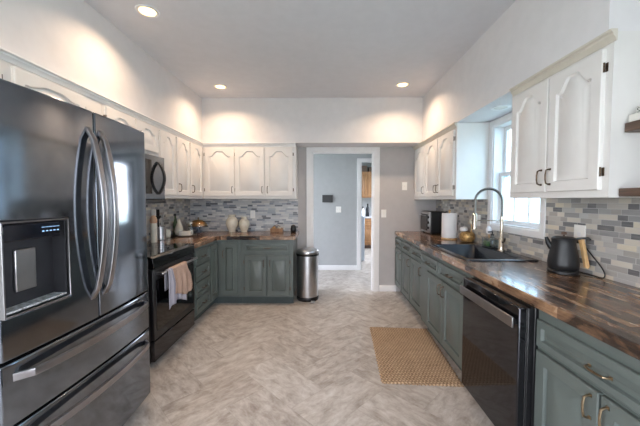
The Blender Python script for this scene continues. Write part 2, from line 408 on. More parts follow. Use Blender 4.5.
# frame of an opening added behind the camera for fill light
pd = thing('fill_opening_rear', 'added rear opening for fill light', 'door', (-0.1, YR-0.06, 0)); pd['kind'] = 'structure'
del pd['category']; del pd['label']
MB().box(-0.85, -0.79, YR-0.09, YR-0.03, 0, 2.1).box(0.59, 0.65, YR-0.09, YR-0.03, 0, 2.1).box(-0.79, 0.59, YR-0.09, YR-0.03, 2.04, 2.1).box(-0.13, -0.07, YR-0.09, YR-0.03, 0.05, 2.04).box(-0.79, 0.59, YR-0.09, YR-0.03, 0.0, 0.05).build('fill_opening_rear_frame', M['trim'], pd)
for nm_, wx, a, b_, z_a, z_b in (('fill_opening_left', XL-0.07, -2.3, -0.1, 0.3, 2.45), ('fill_opening_right', XR+0.09, -2.2, -0.4, 0.7, 2.2)):  # unseen side openings added for daylight fill
    w_ = bpy.data.objects.new(nm_, None); C.objects.link(w_); w_.location = (wx, (a+b_)/2, 0.7); w_['kind'] = 'structure'
    MB().slab([a, a+0.06, (a+b_)/2-0.03, (a+b_)/2+0.03, b_-0.06, b_], [z_a, z_a+0.06, 1.42, 1.46, z_b-0.06, z_b], lambda i, j: not (i in (1, 3) and j in (1, 3)), wx-0.02, wx+0.02, fnx).build('fill_opening_side_frame', M['trim'], w_)
# hall and laundry shells
HY = 5.82
struct(MB().slab([-2.2, 0.70, 1.48, 2.4], [0, 2.06, 2.5], lambda i, j: not (i == 1 and j == 0), HY, HY+0.11, fny), 'wall_hall', M['hallwall'])
struct(MB().slab([YB+0.11, 4.62, 5.76, HY], [0, 0.15, 2.4, 2.5], lambda i, j: not (i == 1 and j == 1), -2.0, -1.9, fnx), 'wall_hall_left', M['hallwall'])  # unseen opening added so daylight brightens the hall
struct(MB().box(1.9, 2.0, YB+0.11, HY, 0, 2.5), 'wall_hall_right', M['hallwall'])
struct(MB().box(-2.2, 2.4, YB+0.11, 9.1, 2.5, 4.6), 'ceiling_hall', M['ceiling'])
struct(MB().box(-0.3, 2.2, 9.0, 9.1, 0, 2.5), 'wall_laundry_back', M['hallwall'])
struct(MB().box(-0.3, -0.2, HY+0.11, 9.0, 0, 2.5), 'wall_laundry_left', M['hallwall'])
struct(MB().slab([HY+0.11, 6.6, 8.0, 9.0], [0, 0.8, 2.2, 2.5], lambda i, j: not (i == 1 and j == 1), 2.1, 2.2, fnx), 'wall_laundry_right', M['hallwall'])  # unseen opening added to let daylight into the laundry

# ------------------------------------------------------------------ trims, baseboards
def base_prof(): return [(0, 0), (0.014, 0), (0.014, 0.07), (0.008, 0.085), (0, 0.09)]
struct(MB().prism(base_prof(), lambda p, q, w: (w, YB-p, q), 0.81, 1.06), 'baseboard_back', M['trim'])
struct(MB().prism(base_prof(), lambda p, q, w: (w, YB-p, q), -0.39, -0.25), 'baseboard_back_corner', M['trim'])
struct(MB().prism(base_prof(), lambda p, q, w: (w, HY-p, q), -1.88, 0.63), 'baseboard_hall', M['trim'])
struct(MB().box(-0.255, DX0, YB-0.016, YB, 0, DZ+0.07).box(DX1, 0.805, YB-0.016, YB, 0, DZ+0.07).box(DX0, DX1, YB-0.016, YB, DZ, DZ+0.07), 'trim_1', M['trim'], 0.003)
struct(MB().box(DX0-0.002, DX0+0.018, YB-0.004, YB+0.115, 0, DZ).box(DX1-0.018, DX1+0.002, YB-0.004, YB+0.115, 0, DZ).box(DX0, DX1, YB-0.004, YB+0.115, DZ-0.018, DZ+0.002)
       .box(DX0+0.018, DX0+0.03, YB+0.04, YB+0.07, 0, DZ-0.018).box(DX1-0.03, DX1-0.018, YB+0.04, YB+0.07, 0, DZ-0.018), 'trim_2', M['trim'], 0.002)
struct(MB().box(0.63, 0.70, HY-0.016, HY, 0, 2.13).box(1.48, 1.55, HY-0.016, HY, 0, 2.13).box(0.70, 1.48, HY-0.016, HY, 2.06, 2.13).box(0.698, 0.716, HY-0.004, HY+0.115, 0, 2.06), 'trim_3', M['trim'], 0.003)
# crown strips along the cabinet tops
CP = [(0, 0), (0, 0.050), (0.030, 0.050), (0.030, 0.040), (0.020, 0.034), (0.020, 0.024), (0.010, 0.014), (0.006, 0)]
zc = ZS-0.050
struct(MB().prism(CP, lambda p, q, w: (SL+p, w, zc+q), 0.95, SB), 'trim_4', M['trim'])
struct(MB().prism(CP, lambda p, q, w: (w, SB-p, zc+q), SL, -0.38), 'trim_5', M['trim'])
struct(MB().prism(CP, lambda p, q, w: (SR-p, w, zc+q), 1.405, 2.15), 'trim_6', M['crown'])
struct(MB().prism(CP, lambda p, q, w: (SR-p, w, zc+q), 3.04, YB), 'trim_7', M['crown'])

# ------------------------------------------------------------------ window over the sink
wn_ = thing('window_1', 'x', 'window', (XR, (WY0+WY1)/2, WZ0)); wn_['kind'] = 'structure'; del wn_['category']; del wn_['label']
cs = 0.055
MB().slab([WY0-cs, WY0, WY1, WY1+cs], [WZ0-cs, WZ0, WZ1, WZ1+cs-0.003], lambda i, j: not (i == 1 and j == 1), XR-0.018, XR, fnx).build('window_casing', M['trim'], wn_, bevel=0.004)
MB().slab([WY0-0.002, WY0+0.012, WY1-0.012, WY1+0.002], [WZ0-0.002, WZ0+0.012, WZ1-0.012, WZ1+0.002], lambda i, j: not (i == 1 and j == 1), XR-0.004, XR+0.15, fnx).build('window_jamb', M['trim'], wn_, bevel=0.002)
def sash(x, z0, z1, ndiv):
    y0, y1 = WY0+0.013, WY1-0.013; f = 0.036; w = (y1-y0-2*f)
    s = MB().slab([y0, y0+f, y1-f, y1], [z0, z0+f, z1-f, z1], lambda i, j: not (i == 1 and j == 1), x, x+0.03, fnx)
    for k in range(1, ndiv): yy = y0+f+w*k/ndiv; s.box(x+0.004, x+0.026, yy-0.008, yy+0.008, z0+f, z1-f)
    so = s.build('window_sash', M['trim'], wn_, bevel=0.003)
    MB().box(x+0.012, x+0.018, y0+f-0.002, y1-f+0.002, z0+f-0.002, z1-f+0.002).build('pane', M['glass'], so)
    return so
zm = 1.585
sash(XR+0.055, WZ0+0.013, zm+0.02, 3); sash(XR+0.09, zm-0.02, WZ1-0.013, 3)
MB().box(XR+0.03, XR+0.055, 2.63, 2.67, zm+0.0, zm+0.02).build('sash_lock', M['nickel'], wn_, bevel=0.003)

# ------------------------------------------------------------------ cabinet building
def outline(w, h, d, arch, n=24, side=0.055, bot=0.055, top=0.055):
    """panel outline inset by d; arch = rise of the cathedral curve"""
    x0, x1 = side+d, w-side-d; z0 = bot+d; zt = h-top-d
    pts = [(x0, z0), (x1, z0)]
    for k in range(n+1):
        s = 1-k/n; x = x0+(x1-x0)*s; u = abs(2*s-1)
        if arch:
            e = 0.84
            if u >= e: z = zt-arch + 0.0
            else:
                q = min(1.0, (e-u)/0.62); z = zt-arch + arch*(q*q*(3-2*q))
            if u >= e: z += 0.10*arch*math.sin((u-e)/(1-e)*PI)
        else: z = zt
        pts.append((x, z))
    return pts
def rect_like(w, h, n, d):
    pts = [(d, d), (w-d, d)]
    for k in range(n+1): pts.append((w-d-(w-2*d)*k/n, h-d))
    return pts
def door_panel(w, h, arch=0.0, th=0.019, side=0.055):
    n = 24 if arch else 4
    side = min(side, w*0.24); bt = min(0.055, h*0.26)
    O = lambda d: outline(w, h, d, arch, n, side, bt, bt*(0.8 if arch else 1))
    loops = [(rect_like(w, h, n, 0), 0.0), (rect_like(w, h, n, 0), th-0.004), (rect_like(w, h, n, 0.004), th),
             (O(0), th), (O(0.006), th-0.014), (O(0.013), th-0.014), (O(min(0.034, w*0.12)), th-0.001)]
    vs_ = []; fs_ = []; m = n+3
    for pts, d in loops:
        for (x, z) in pts: vs_.append((x, -d, z))
    for i in range(len(loops)-1):
        for k in range(m):
            k2 = (k+1) % m; fs_.append((i*m+k, i*m+k2, (i+1)*m+k2, (i+1)*m+k))
    fs_.append(tuple(range(m))[::-1]); fs_.append(tuple((len(loops)-1)*m+k for k in range(m)))
    return vs_, fs_
def pull_mb(x, z, vertical, L=0.085, y=-0.019):
    mb = MB(); h = L/2
    pts = [(-h, 0), (-h, -0.012), (-h*0.86, -0.024), (-h*0.3, -0.028), (h*0.3, -0.028), (h*0.86, -0.024), (h, -0.012), (h, 0)]
    path = [((x, y+q, z+p) if vertical else (x+p, y+q, z)) for p, q in pts]
    mb.tube(path, 0.0042, 8, (1, 0, 0) if vertical else (0, 0, 1))
    for sgn in (-1, 1):
        cx, cz = (x, z+sgn*h) if vertical else (x+sgn*h, z)
        mb.box(cx-0.006, cx+0.006, y-0.003, y, cz-0.006, cz+0.006)
    return mb
def add_door(root, x0, x1, z0, z1, arch, pull, mat, hinge, pz=None, pmat=None, y=0.0):
    vs_, fs_ = door_panel(x1-x0, z1-z0, arch)
    d = MB().add([(x0+a, y+b, z0+c) for a, b, c in vs_], fs_).build('door', mat, root, world=False, smooth=35)
    if pull:
        px = x0+0.030 if pull == 'l' else x1-0.030
        pull_mb(px, pz, True, y=y-0.019).build('handle', pmat or M['bronze'], d, world=False)
    if hinge:
        for zz in (z0+0.085, z1-0.085):
            hx = x1+0.006 if hinge == 'r' else x0-0.006
            MB().box(hx-0.008, hx+0.005, y-0.004, y, zz-0.020, zz+0.020).lathe([(0.004, -0.022), (0.004, 0.022)], (hx-(0.004 if hinge == 'r' else -0.004), y-0.012, zz), 8).build('hinge', M['bronze'], d, world=False)
    return d
def add_drawer(root, x0, x1, z0, z1, mat, pull=True, pmat=None, y=0.0, raised=True):
    vs_, fs_ = door_panel(x1-x0, z1-z0, 0, side=0.03) if raised else door_panel(x1-x0, z1-z0, 0, side=0.012)
    d = MB().add([(x0+a, y+b, z0+c) for a, b, c in vs_], fs_).build('drawer', mat, root, world=False, smooth=35)
    if pull: pull_mb((x0+x1)/2, (z0+z1)/2, False, y=y-0.019).build('handle', pmat or M['bronze'], d, world=False)
    return d
def carcass(root, w, z0, z1, depth, mat, top=True, toe=False, side_l=True, side_r=True):
    b = MB(); t = 0.018
    b.box(0, t, 0.019, depth, z0, z1).box(w-t, w, 0.019, depth, z0, z1).box(t, w-t, depth-t, depth, z0, z1)
    b.box(t, w-t, 0.019, depth-t, z0, z0+t)
    if top: b.box(t, w-t, 0.019, depth-t, z1-t, z1)
    b.box(0, w, 0.0, 0.019, z0, z1)
    o = b.build('body', mat, root, world=False)
    if toe:
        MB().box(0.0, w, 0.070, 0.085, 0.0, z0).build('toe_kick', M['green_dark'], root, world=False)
    return o
R_R, R_L, R_B = -PI/2, PI/2, 0.0
ZU = 1.36; ZUT = ZS-0.004
def face(z0, z1, pad0=0.03, pad1=0.05): return z0+pad0, z1-pad1

# --- upper cabinets. Local x runs along the face, -y faces the room.
def upper(label, loc, rz, w, z0, z1, depth, doors, group, arch=0.07, mat=None):
    r = thing('wall_cabinet', label, 'cabinet', (loc[0], loc[1], z0), rz, group)
    mat = mat or M['cabwhite']
    h = z1-z0; carcass(r, w, 0, h, depth, mat)
    for (a, b, pull, hinge) in doors:
        add_door(r, a, b, 0.035, h-0.062, arch, pull, mat, hinge, pz=0.035+0.085)
    return r
gU = 'white wall cabinets'
dp = XR-SR-0.004
# near cabinet on the window wall: far end Y 2.16, near end 1.42
upper('white two-door wall cabinet hung beside the window above the black kettle', (SR, 2.165), R_R, 0.745, ZU-0.005, ZUT, dp, [(0.03, 0.365, 'r', 'l'), (0.375, 0.71, 'l', 'r')], gU)
upper('white three-door wall cabinet above the toaster oven and paper towel roll', (SR, 4.445), R_R, 4.445-3.04, ZU-0.01, ZUT, dp, [(0.06, 0.50, 'r', 'l'), (0.52, 0.93, 'r', None), (0.95, 1.36, 'l', 'r')], gU)
dl = SL-XL-0.004
upper('white single-door wall cabinet beside the microwave', (SL, 3.015), R_L, 0.335, ZU, ZUT, dl, [(0.012, 0.318, None, 'r')], gU)
upper('white two-door wall cabinet above the tray of vases', (SL, 3.352), R_L, 0.755, ZU, ZUT, dl, [(0.015, 0.325, 'l', None), (0.355, 0.705, 'l', None)], gU)
r = upper('white two-door wall cabinet above the microwave', (SL, 2.25), R_L, 0.762, 1.762, ZUT, dl, [(0.03, 0.375, None, 'l'), (0.387, 0.735, None, 'r')], gU, arch=0.035)
upper('white two-door wall cabinet above the refrigerator', (SL, 0.98), R_L, 1.268, 1.80, ZUT, dl, [(0.08, 0.56, None, 'r'), (0.62, 1.10, None, 'r')], gU, arch=0.03)
# back wall: x from -1.635 to -0.38
r = upper('white three-door wall cabinet above the pair of cream vases', (SL+0.002, SB), R_B, 1.253, ZU, ZUT, YB-SB-0.004, [(0.03, 0.43, 'r', 'l'), (0.437, 0.833, 'r', 'l'), (0.845, 1.215, 'l', 'r')], gU)

# --- base cabinets
gB = 'sage green base cabinets'
ZB1 = 0.838; TK = 0.105
def base(label, loc, rz, w, depth, doors=(), drawers=(), top=False):
    r = thing('base_cabinet', label, 'cabinet', (loc[0], loc[1], 0), rz, gB)
    carcass(r, w, TK, ZB1, depth, M['green'], top=False, toe=True)
    for d in doors:
        a, b, z0, z1, pull, hinge, pm, pz = d; add_door(r, a, b, z0, z1, 0, pull, M['green'], hinge, pz, pm)
    for d in drawers:
        a, b, z0, z1, pull, pm = d; add_drawer(r, a, b, z0, z1, M['green'], pull, pm)
    return r
FR = 1.010; dR = XR-FR-0.012; FRf = 1.05
br = M['brass']
base('sage green two-door cabinet next to the dishwasher, holding a wide brass-pulled drawer', (FR, 1.425), R_R, 0.70, dR,
     [(0.012, 0.338, 0.13, 0.645, 'r', None, br, 0.575), (0.348, 0.674, 0.13, 0.645, 'l', None, br, 0.575)], [(0.012, 0.674, 0.665, 0.79, True, br)])
base('sage green cabinet below the worktop, nearest the camera', (FR, 0.722), R_R, 0.55, dR,
     [(0.012, 0.53, 0.13, 0.645, 'r', None, br, 0.575)], [(0.012, 0.53, 0.665, 0.79, True, br)])
base('sage green two-door sink cabinet in front of the jute rug', (FR, 3.140), R_R, 1.09, dR,
     [(0.20, 0.59, 0.13, 0.66, 'r', None, None, 0.58), (0.60, 0.99, 0.13, 0.66, 'l', None, None, 0.58)], [(0.02, 0.48, 0.685, 0.805, True, None), (0.50, 1.0, 0.685, 0.805, True, None)])
base('sage green three-door cabinet under the toaster oven beside the back wall', (FRf, 4.44), R_R, 1.296, XR-FRf-0.012,
     [(0.03, 0.39, 0.13, 0.66, 'r', None, None, 0.58), (0.42, 0.79, 0.13, 0.66, 'r', None, None, 0.58), (0.81, 1.24, 0.13, 0.66, 'r', None, None, 0.58)],
     [(0.03, 0.39, 0.685, 0.805, True, None), (0.42, 0.79, 0.685, 0.805, True, None), (0.81, 1.24, 0.685, 0.805, True, None)])
FL = -1.36; FB = 3.84
dh = 0.165
base('sage green stack of four drawers between the range and the corner', (FL, 3.125), R_L, 0.435, FL-XL-0.004, (),
     [(0.035, 0.415, 0.13+k*0.172, 0.13+k*0.172+0.16, True, None) for k in range(4)])
# back run
base('sage green two-door cabinet with one drawer beside the steel trash can', (-1.06, FB), R_B, 0.668, YB-FB-0.004,
     [(0.05, 0.330, 0.13, 0.64, 'r', 'l', None, 0.54), (0.345, 0.625, 0.13, 0.64, 'l', 'r', None, 0.54)], [(0.045, 0.63, 0.672, 0.80, True, None)])
# corner cabinet, L-shaped, one narrow door on each face
r = thing('corner_cabinet', 'sage green corner cabinet with two tall narrow doors under the worktop bend', 'cabinet', (-1.36, FB, 0), 0, gB)
cb = MB(); y0l, x1l = 3.562-FB, 0.298
cb.prism([(XL+0.004+1.36, y0l), (0, y0l), (0, 0), (x1l, 0), (x1l, YB-FB-0.004), (XL+0.004+1.36, YB-FB-0.004)], lambda p, q, w: (p, q, w), TK, ZB1)
cb.build('body', M['green'], r, world=False)
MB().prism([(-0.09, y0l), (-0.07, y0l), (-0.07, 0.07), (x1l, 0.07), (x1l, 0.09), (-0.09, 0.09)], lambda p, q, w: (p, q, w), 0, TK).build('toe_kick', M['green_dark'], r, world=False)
add_door(r, 0.055, 0.262, 0.13, 0.80, 0, 'l', M['green'], None, 0.66)
vs_, fs_ = door_panel(0.235, 0.67, 0)
MB().add([(0-b, -0.262+a, 0.13+c) for a, b, c in [(p[0], p[1], p[2]) for p in vs_]], fs_).build('door', M['green'], r, world=False, smooth=35)

# ------------------------------------------------------------------ worktops
SX0, SX1, SY0, SY1 = 1.065, 1.575, 2.265, 3.075   # cut-out for the sink
def ctop(mb, name, mat, label):
    o = mb.build(name, mat, None, bevel=0.006, seg=3); return tag(o, label, 'worktop')
w1 = MB().slab([0.985, 1.03, SX0, SX1, XR-0.002], [0.17, SY0, SY1, 3.15, YB-0.002], lambda i, j: not (i == 2 and j == 1) and not (i == 0 and j == 3), ZT-0.05, ZT, fnz)
ctop(w1, 'worktop', M['block_y'], 'dark stained butcher-block worktop holding the black sink')
w2 = MB().prism([(XL+0.002, 3.122), (-1.335, 3.122), (-1.335, 3.77), (-1.295, 3.812), (-0.36, 3.812), (-0.36, YB-0.002), (XL+0.002, YB-0.002)], fnz, ZT-0.05, ZT)
ctop(w2, 'worktop', M['block_x'], 'brown butcher-block worktop bending round the corner beside the range')
# ------------------------------------------------------------------ backsplashes
b = MB().slab([0.17, WY0-cs, WY1+cs, YB-0.002], [ZT+0.0005, WZ0-cs, ZU-0.007], lambda i, j: not (i == 1 and j == 1), XR-0.009, XR-0.001, fnx).build('backsplash', M['tile_y'])
tag(b, 'grey mosaic tile backsplash running under the window behind the black kettle', 'backsplash')
b = MB().box(XL+0.011, -0.38, YB-0.009, YB-0.001, ZT+0.0005, ZU+0.02).build('backsplash', M['tile_x'])
tag(b, 'blue-grey mosaic tile backsplash behind the pair of cream vases', 'backsplash')
b = MB().box(XL+0.001, XL+0.009, 2.2, YB-0.002, ZT+0.0005, ZU-0.002).build('backsplash', M['tile_y'])
tag(b, 'mosaic tile backsplash behind the range and the utensils', 'backsplash')

# ------------------------------------------------------------------ sink and faucet
sk = thing('sink', 'black drop-in kitchen sink under the window', 'sink', (1.32, 2.67, ZT))
def rrect(x0, x1, y0, y1, r, z, n=6):
    pts = []
    for cx, cy_, a0 in ((x1-r, y1-r, 0), (x0+r, y1-r, 90), (x0+r, y0+r, 180), (x1-r, y0+r, 270)):
        for k in range(n+1): a = math.radians(a0+90*k/n); pts.append((cx+r*math.cos(a), cy_+r*math.sin(a), z))
    return pts
def loft(mb, loops, cap0=False, cap1=True):
    m = len(loops[0]); vs_ = [p for l in loops for p in l]; fs_ = []
    for i in range(len(loops)-1):
        for k in range(m): k2 = (k+1) % m; fs_.append((i*m+k, i*m+k2, (i+1)*m+k2, (i+1)*m+k))
    if cap0: fs_.append(tuple(range(m))[::-1])
    if cap1: fs_.append(tuple((len(loops)-1)*m+k for k in range(m)))
    return mb.add(vs_, fs_)
z = ZT
bx0, bx1, by0, by1 = 1.10, 1.485, 2.30, 3.04
L = [rrect(bx0-0.004, bx1+0.004, by0-0.004, by1+0.004, .05, z-0.235), rrect(bx0-0.004, bx1+0.004, by0-0.004, by1+0.004, .05, z-0.008), rrect(1.05, 1.595, 2.25, 3.09, .03, z+0.0008), rrect(1.05, 1.595, 2.25, 3.09, .03, z+0.007), rrect(1.054, 1.591, 2.254, 3.086, .03, z+0.010),
     rrect(bx0-0.006, bx1+0.006, by0-0.006, by1+0.006, .055, z+0.010), rrect(bx0, bx1, by0, by1, .05, z+0.004), rrect(bx0+0.006, bx1-0.006, by0+0.006, by1-0.006, .05, z-0.19),
     rrect(bx0+0.03, bx1-0.03, by0+0.03, by1-0.03, .04, z-0.215)]
loft(MB(), L, True, True).build('basin', M['sinkblack'], sk, smooth=50)
MB().lathe([(0.045, 0), (0.045, 0.003), (0.03, 0.003), (0.02, 0.001)], (1.30, 2.67, z-0.2148), 24).build('drain', M['steel'], sk)
fx, fy, fz = 1.545, 2.665, ZT+0.0105
fa = thing('faucet', 'tall spring-neck nickel faucet standing behind the sink', 'faucet', (fx, fy, fz))
MB().lathe([(0.030, 0), (0.030, 0.006), (0.024, 0.012), (0.022, 0.05), (0.019, 0.055), (0.019, 0.11), (0.015, 0.118), (0.0125, 0.26), (0.0125, 0.30)], (fx, fy, fz), 24).build('post', M['nickel'], fa)
arc = []
top = 1.325
for k in range(25):
    a = PI*k/24; arc.append((fx-0.118+0.118*math.cos(a), fy, top+0.115*math.sin(a)))
neck = [(fx, fy, fz+0.28), (fx, fy, fz+0.34)] + arc + [(fx-0.236, fy, top-0.05), (fx-0.236, fy, top-0.10)]
# spring coil around the neck
def resample(path, n):
    P = [Vector(p) for p in path]; d = [0]
    for a, b_ in zip(P, P[1:]): d.append(d[-1]+(b_-a).length)
    out = []; j = 0
    for k in range(n+1):
        t = d[-1]*k/n
        while j < len(P)-2 and d[j+1] < t: j += 1
        out.append(P[j].lerp(P[j+1], (t-d[j])/max(1e-9, d[j+1]-d[j])))
    return out
MB().tube(neck, 0.0065, 8, (0, 1, 0)).build('hose', M['spring'], fa)
base_p = resample(neck, 640); coil = []
turns = 56
for k, p in enumerate(base_p):
    t = (base_p[min(k+1, 640)]-base_p[max(k-1, 0)]).normalized(); a = Vector((0, 1, 0)); b_ = t.cross(a); ang = 2*PI*turns*k/640
    coil.append(p+(a*math.cos(ang)+b_*math.sin(ang))*0.0105)
MB().tube(coil, 0.0022, 5).build('spring', M['spring'], fa)
MB().lathe([(0.010, 0.0), (0.021, -0.01), (0.019, -0.06), (0.016, -0.11), (0.020, -0.125), (0.020, -0.14), (0.012, -0.142)], (fx-0.236, fy, top-0.095), 20).build('spray_head', M['nickel'], fa)
MB().tube([(fx, fy, 1.165), (fx-0.236, fy, 1.165)], 0.005, 8).lathe([(0.0145, -0.012), (0.0145, 0.012)], (fx, fy, 1.165), 16).lathe([(0.0225, -0.008), (0.0225, 0.008)], (fx-0.236, fy, 1.165), 16).build('holder_arm', M['nickel'], fa)
MB().tube([(fx, fy-0.018, fz+0.08), (fx, fy-0.045, fz+0.085), (fx-0.01, fy-0.075, fz+0.12)], 0.006, 8, scale=[1.6, 1.2, 0.8]).build('lever', M['nickel'], fa)

# ------------------------------------------------------------------ dishwasher
dw = thing('dishwasher', 'black stainless dishwasher under the worktop', 'dishwasher', (0.955, 1.73, 0))
dx = 0.925
MB().box(1.0, 1.55, 1.436, 2.022, 0.06, 0.832).build('body', M['black'], dw, bevel=0.004)
MB().box(dx, 0.962, 1.436, 2.018, 0.115, 0.833).build('door', M['dishpanel'], dw, bevel=0.006)
MB().box(0.972, 0.998, 1.44, 2.014, 0.10, 0.829).build('gasket', M['black'], dw, bevel=0.003)
MB().box(0.962, 0.972, 1.45, 2.0, 0.12, 0.82).build('inner_liner', M['steel'], dw)
MB().box(1.05, 1.065, 1.44, 2.02, 0.0, 0.10).build('kick_plate', M['black'], dw)
for my_ in (1.46, 1.978): MB().box(dx-0.02, dx+0.002, my_, my_+0.015, 0.745, 0.77).build('handle_mount', M['black'], dw)
hb = []
for k in range(13):
    t = k/12; hb.append((dx-0.022, 1.445+t*0.563, 0.757))
MB().sweep(hb, [(-0.026, -0.005), (0.026, -0.005), (0.026, 0.005), (-0.026, 0.005)], (0, 0, 1)).build('handle', M['handlesteel'], dw, bevel=0.003)

# ------------------------------------------------------------------ refrigerator
fr = thing('refrigerator', 'black stainless french-door refrigerator with two bottom freezer drawers', 'refrigerator', (-1.55, 1.513, 0))
FY0, FY1, FX = 1.046, 1.970, -1.135
ym = (FY0+FY1)/2
MB().box(XL+0.03, -1.215, FY0+0.006, FY1-0.006, 0.03, 1.755).build('body', M['dss2'], fr, bevel=0.006)
MB().box(XL+0.1, -1.26, FY0+0.03, FY1-0.03, 0.0, 0.03).build('foot_rail', M['black'], fr)
def curve_x(y, k=0.020): 
    t = (y-ym)/((FY1-FY0)/2); return FX - k*t*t
def bowed(y0, y1, z0, z1, hole=None, k=0.020):
    mb = MB(); n = 14; ys = [y0+(y1-y0)*i/n for i in range(n+1)]
    zs = [z0, z1]
    if hole: ys = sorted(set([y for y in ys if abs(y-hole[0]) > .012 and abs(y-hole[1]) > .012]+[hole[0], hole[1]])); zs = [z0, hole[2], hole[3], z1]
    e = 0.010
    def fn(u, v, w):
        if w == 0: return (-1.208, u, v)
        x = curve_x(u, k)
        return (x, u, v)
    mb.slab(ys, zs, lambda i, j: not (hole and j == 1 and ys[i] >= hole[0]-1e-6 and ys[i+1] <= hole[1]+1e-6), 0, 1, fn)
    return mb
HO = (1.052, 1.338, 0.915, 1.262)
ld = bowed(FY0, ym-0.003, 0.752, 1.778, HO).build('door', M['dss'], fr, bevel=0.008, smooth=30, seg=3)
ld['label'] = 'refrigerator door with water and ice dispenser'
rd = bowed(ym+0.003, FY1, 0.752, 1.778).build('door', M['dss'], fr, bevel=0.008, smooth=30, seg=3)
f1 = bowed(FY0, FY1, 0.503, 0.742).build('drawer', M['dss'], fr, bevel=0.008, smooth=30, seg=3)
f2 = bowed(FY0, FY1, 0.06, 0.493).build('drawer', M['dss'], fr, bevel=0.008, smooth=30, seg=3)
MB().box(-1.222, -1.2095, FY0+0.02, FY1-0.02, 0.5, 1.76).build('gasket', M['black'], fr)
for hy_ in (FY1-0.1, FY0+0.02): MB().box(-1.30, -1.21, hy_, hy_+0.08, 1.756, 1.782).build('hinge_cover', M['dss2'], fr, bevel=0.004)
# dispenser
dsp = MB().slab([HO[0]-0.001, HO[0]+0.006, HO[1]-0.004, HO[1]+0.001], [HO[2]-0.001, HO[2]+0.006, HO[3]-0.004, HO[3]+0.001], lambda i, j: not (i == 1 and j == 1), -1.19, curve_x(1.3)+0.006, fnx)
dsp = dsp.build('dispenser', M['handlesteel'], ld, bevel=0.002)
hx = -1.200
MB().box(hx-0.004, hx, HO[0]+0.008, HO[1]-0.008, HO[2]+0.01, HO[3]-0.008).box(hx, curve_x(1.33)-0.006, HO[1]-0.012, HO[1]-0.0085, HO[2]+0.01, HO[3]-0.008).build('dispenser_recess', M['dss2'], ld)
MB().box(hx, curve_x(1.2)+0.004, HO[0]+0.011, 1.300, HO[3]-0.072, HO[3]-0.010).build('control_panel', M['display'], ld, bevel=0.004)
cpx = curve_x(1.2)+0.0045
ic = MB()
for k in range(5):
    ic.box(cpx-0.001, cpx, 1.215+k*0.017, 1.224+k*0.017, 1.215, 1.219).box(cpx-0.001, cpx, 1.213+k*0.017, 1.227+k*0.017, 1.232, 1.234)
ic.build('display_icons', M['glow_icon'], ld)
MB().box(hx+0.001, hx+0.012, 1.15, 1.235, 0.985, 1.15).build('paddle', M['steel'], ld, bevel=0.004)
MB().box(hx, curve_x(1.2)+0.002, HO[0]+0.012, HO[1]-0.012, HO[2]+0.011, HO[2]+0.020).build('drip_tray', M['driptray'], ld, bevel=0.003)
def vhandle(y, parent, z0=0.86, z1=1.69):
    p = []
    for k in range(17):
        t = k/16; s = math.sin(PI*t); p.append((FX+0.006+0.062*s**0.75 if s > 0 else FX-0.004, y, z0+(z1-z0)*t))
    p[0] = (FX-0.006, y, z0); p[-1] = (FX-0.006, y, z1)
    MB().sweep(p, [(-0.017, -0.006), (-0.012, -0.009), (0.012, -0.009), (0.017, -0.006), (0.017, 0.006), (-0.017, 0.006)], (0, 1, 0)).build('handle', M['handlesteel'], parent, bevel=0.002, smooth=50)
vhandle(ym-0.040, ld); vhandle(ym+0.040, rd)
def hhandle(z, parent):
    p = []
    for k in range(21):
        t = k/20; s = math.sin(PI*t); p.append((FX-0.006+0.066*s**0.45, FY0+0.045+(FY1-FY0-0.09)*t, z-0.006))
    p[0] = (FX-0.022, FY0+0.045, z-0.006); p[-1] = (FX-0.022, FY1-0.045, z-0.006)
    MB().sweep(p, [(-0.015, -0.008), (0.015, -0.008), (0.015, 0.006), (-0.015, 0.006)], (0, 0, 1)).build('handle', M['handlesteel'], parent, bevel=0.002, smooth=50)
hhandle(0.69, f1); hhandle(0.432, f2)

# ------------------------------------------------------------------ range
RY0, RY1, RX = 2.352, 3.112, -1.345
rg = thing('kitchen_range', 'black glass-top electric range with towels on its oven handle', 'stove', (-1.65, 2.73, 0))
MB().box(XL+0.02, RX-0.035, RY0, RY1, 0.04, 0.875).box(XL+0.05, RX-0.08, RY0+0.02, RY1-0.02, 0.0, 0.04).build('body', M['black'], rg, bevel=0.004)
MB().box(XL+0.012, RX-0.02, RY0, RY1, 0.877, 0.897).build('cooktop', M['blackglass'], rg, bevel=0.003)
mring = plain('burner_marking', (70, 70, 74), 0.3)
for (cx, cy_, rr) in ((-1.55, 2.54, 0.105), (-1.55, 2.92, 0.085), (-1.80, 2.54, 0.08), (-1.80, 2.92, 0.10)):
    for q in (1.0, 0.66):
        MB().lathe([(rr*q-0.002, 0.0), (rr*q, 0.0), (rr*q, 0.0006), (rr*q-0.002, 0.0006), (rr*q-0.002, 0)], (cx, cy_, 0.8972), 40, False, False).build('burner_ring', mring, rg)
MB().prism([(RX-0.020, 0.897), (RX+0.004, 0.880), (RX+0.012, 0.80), (RX-0.034, 0.80), (RX-0.034, 0.877)], lambda p, q, w: (p, w, q), RY0, RY1).build('control_panel', M['blackglass'], rg, bevel=0.003)
od = MB().box(RX-0.033, RX+0.002, RY0+0.003, RY1-0.003, 0.225, 0.793).build('oven_door', M['black'], rg, bevel=0.006)
MB().box(RX+0.0015, RX+0.005, RY0+0.04, RY1-0.04, 0.29, 0.70).build('oven_glass', M['blackglass'], od, bevel=0.002)
MB().box(RX-0.033, RX+0.0, RY0+0.003, RY1-0.003, 0.05, 0.215).build('storage_drawer', M['dishpanel'], rg, bevel=0.006)
HZ = 0.752; HX = RX+0.048
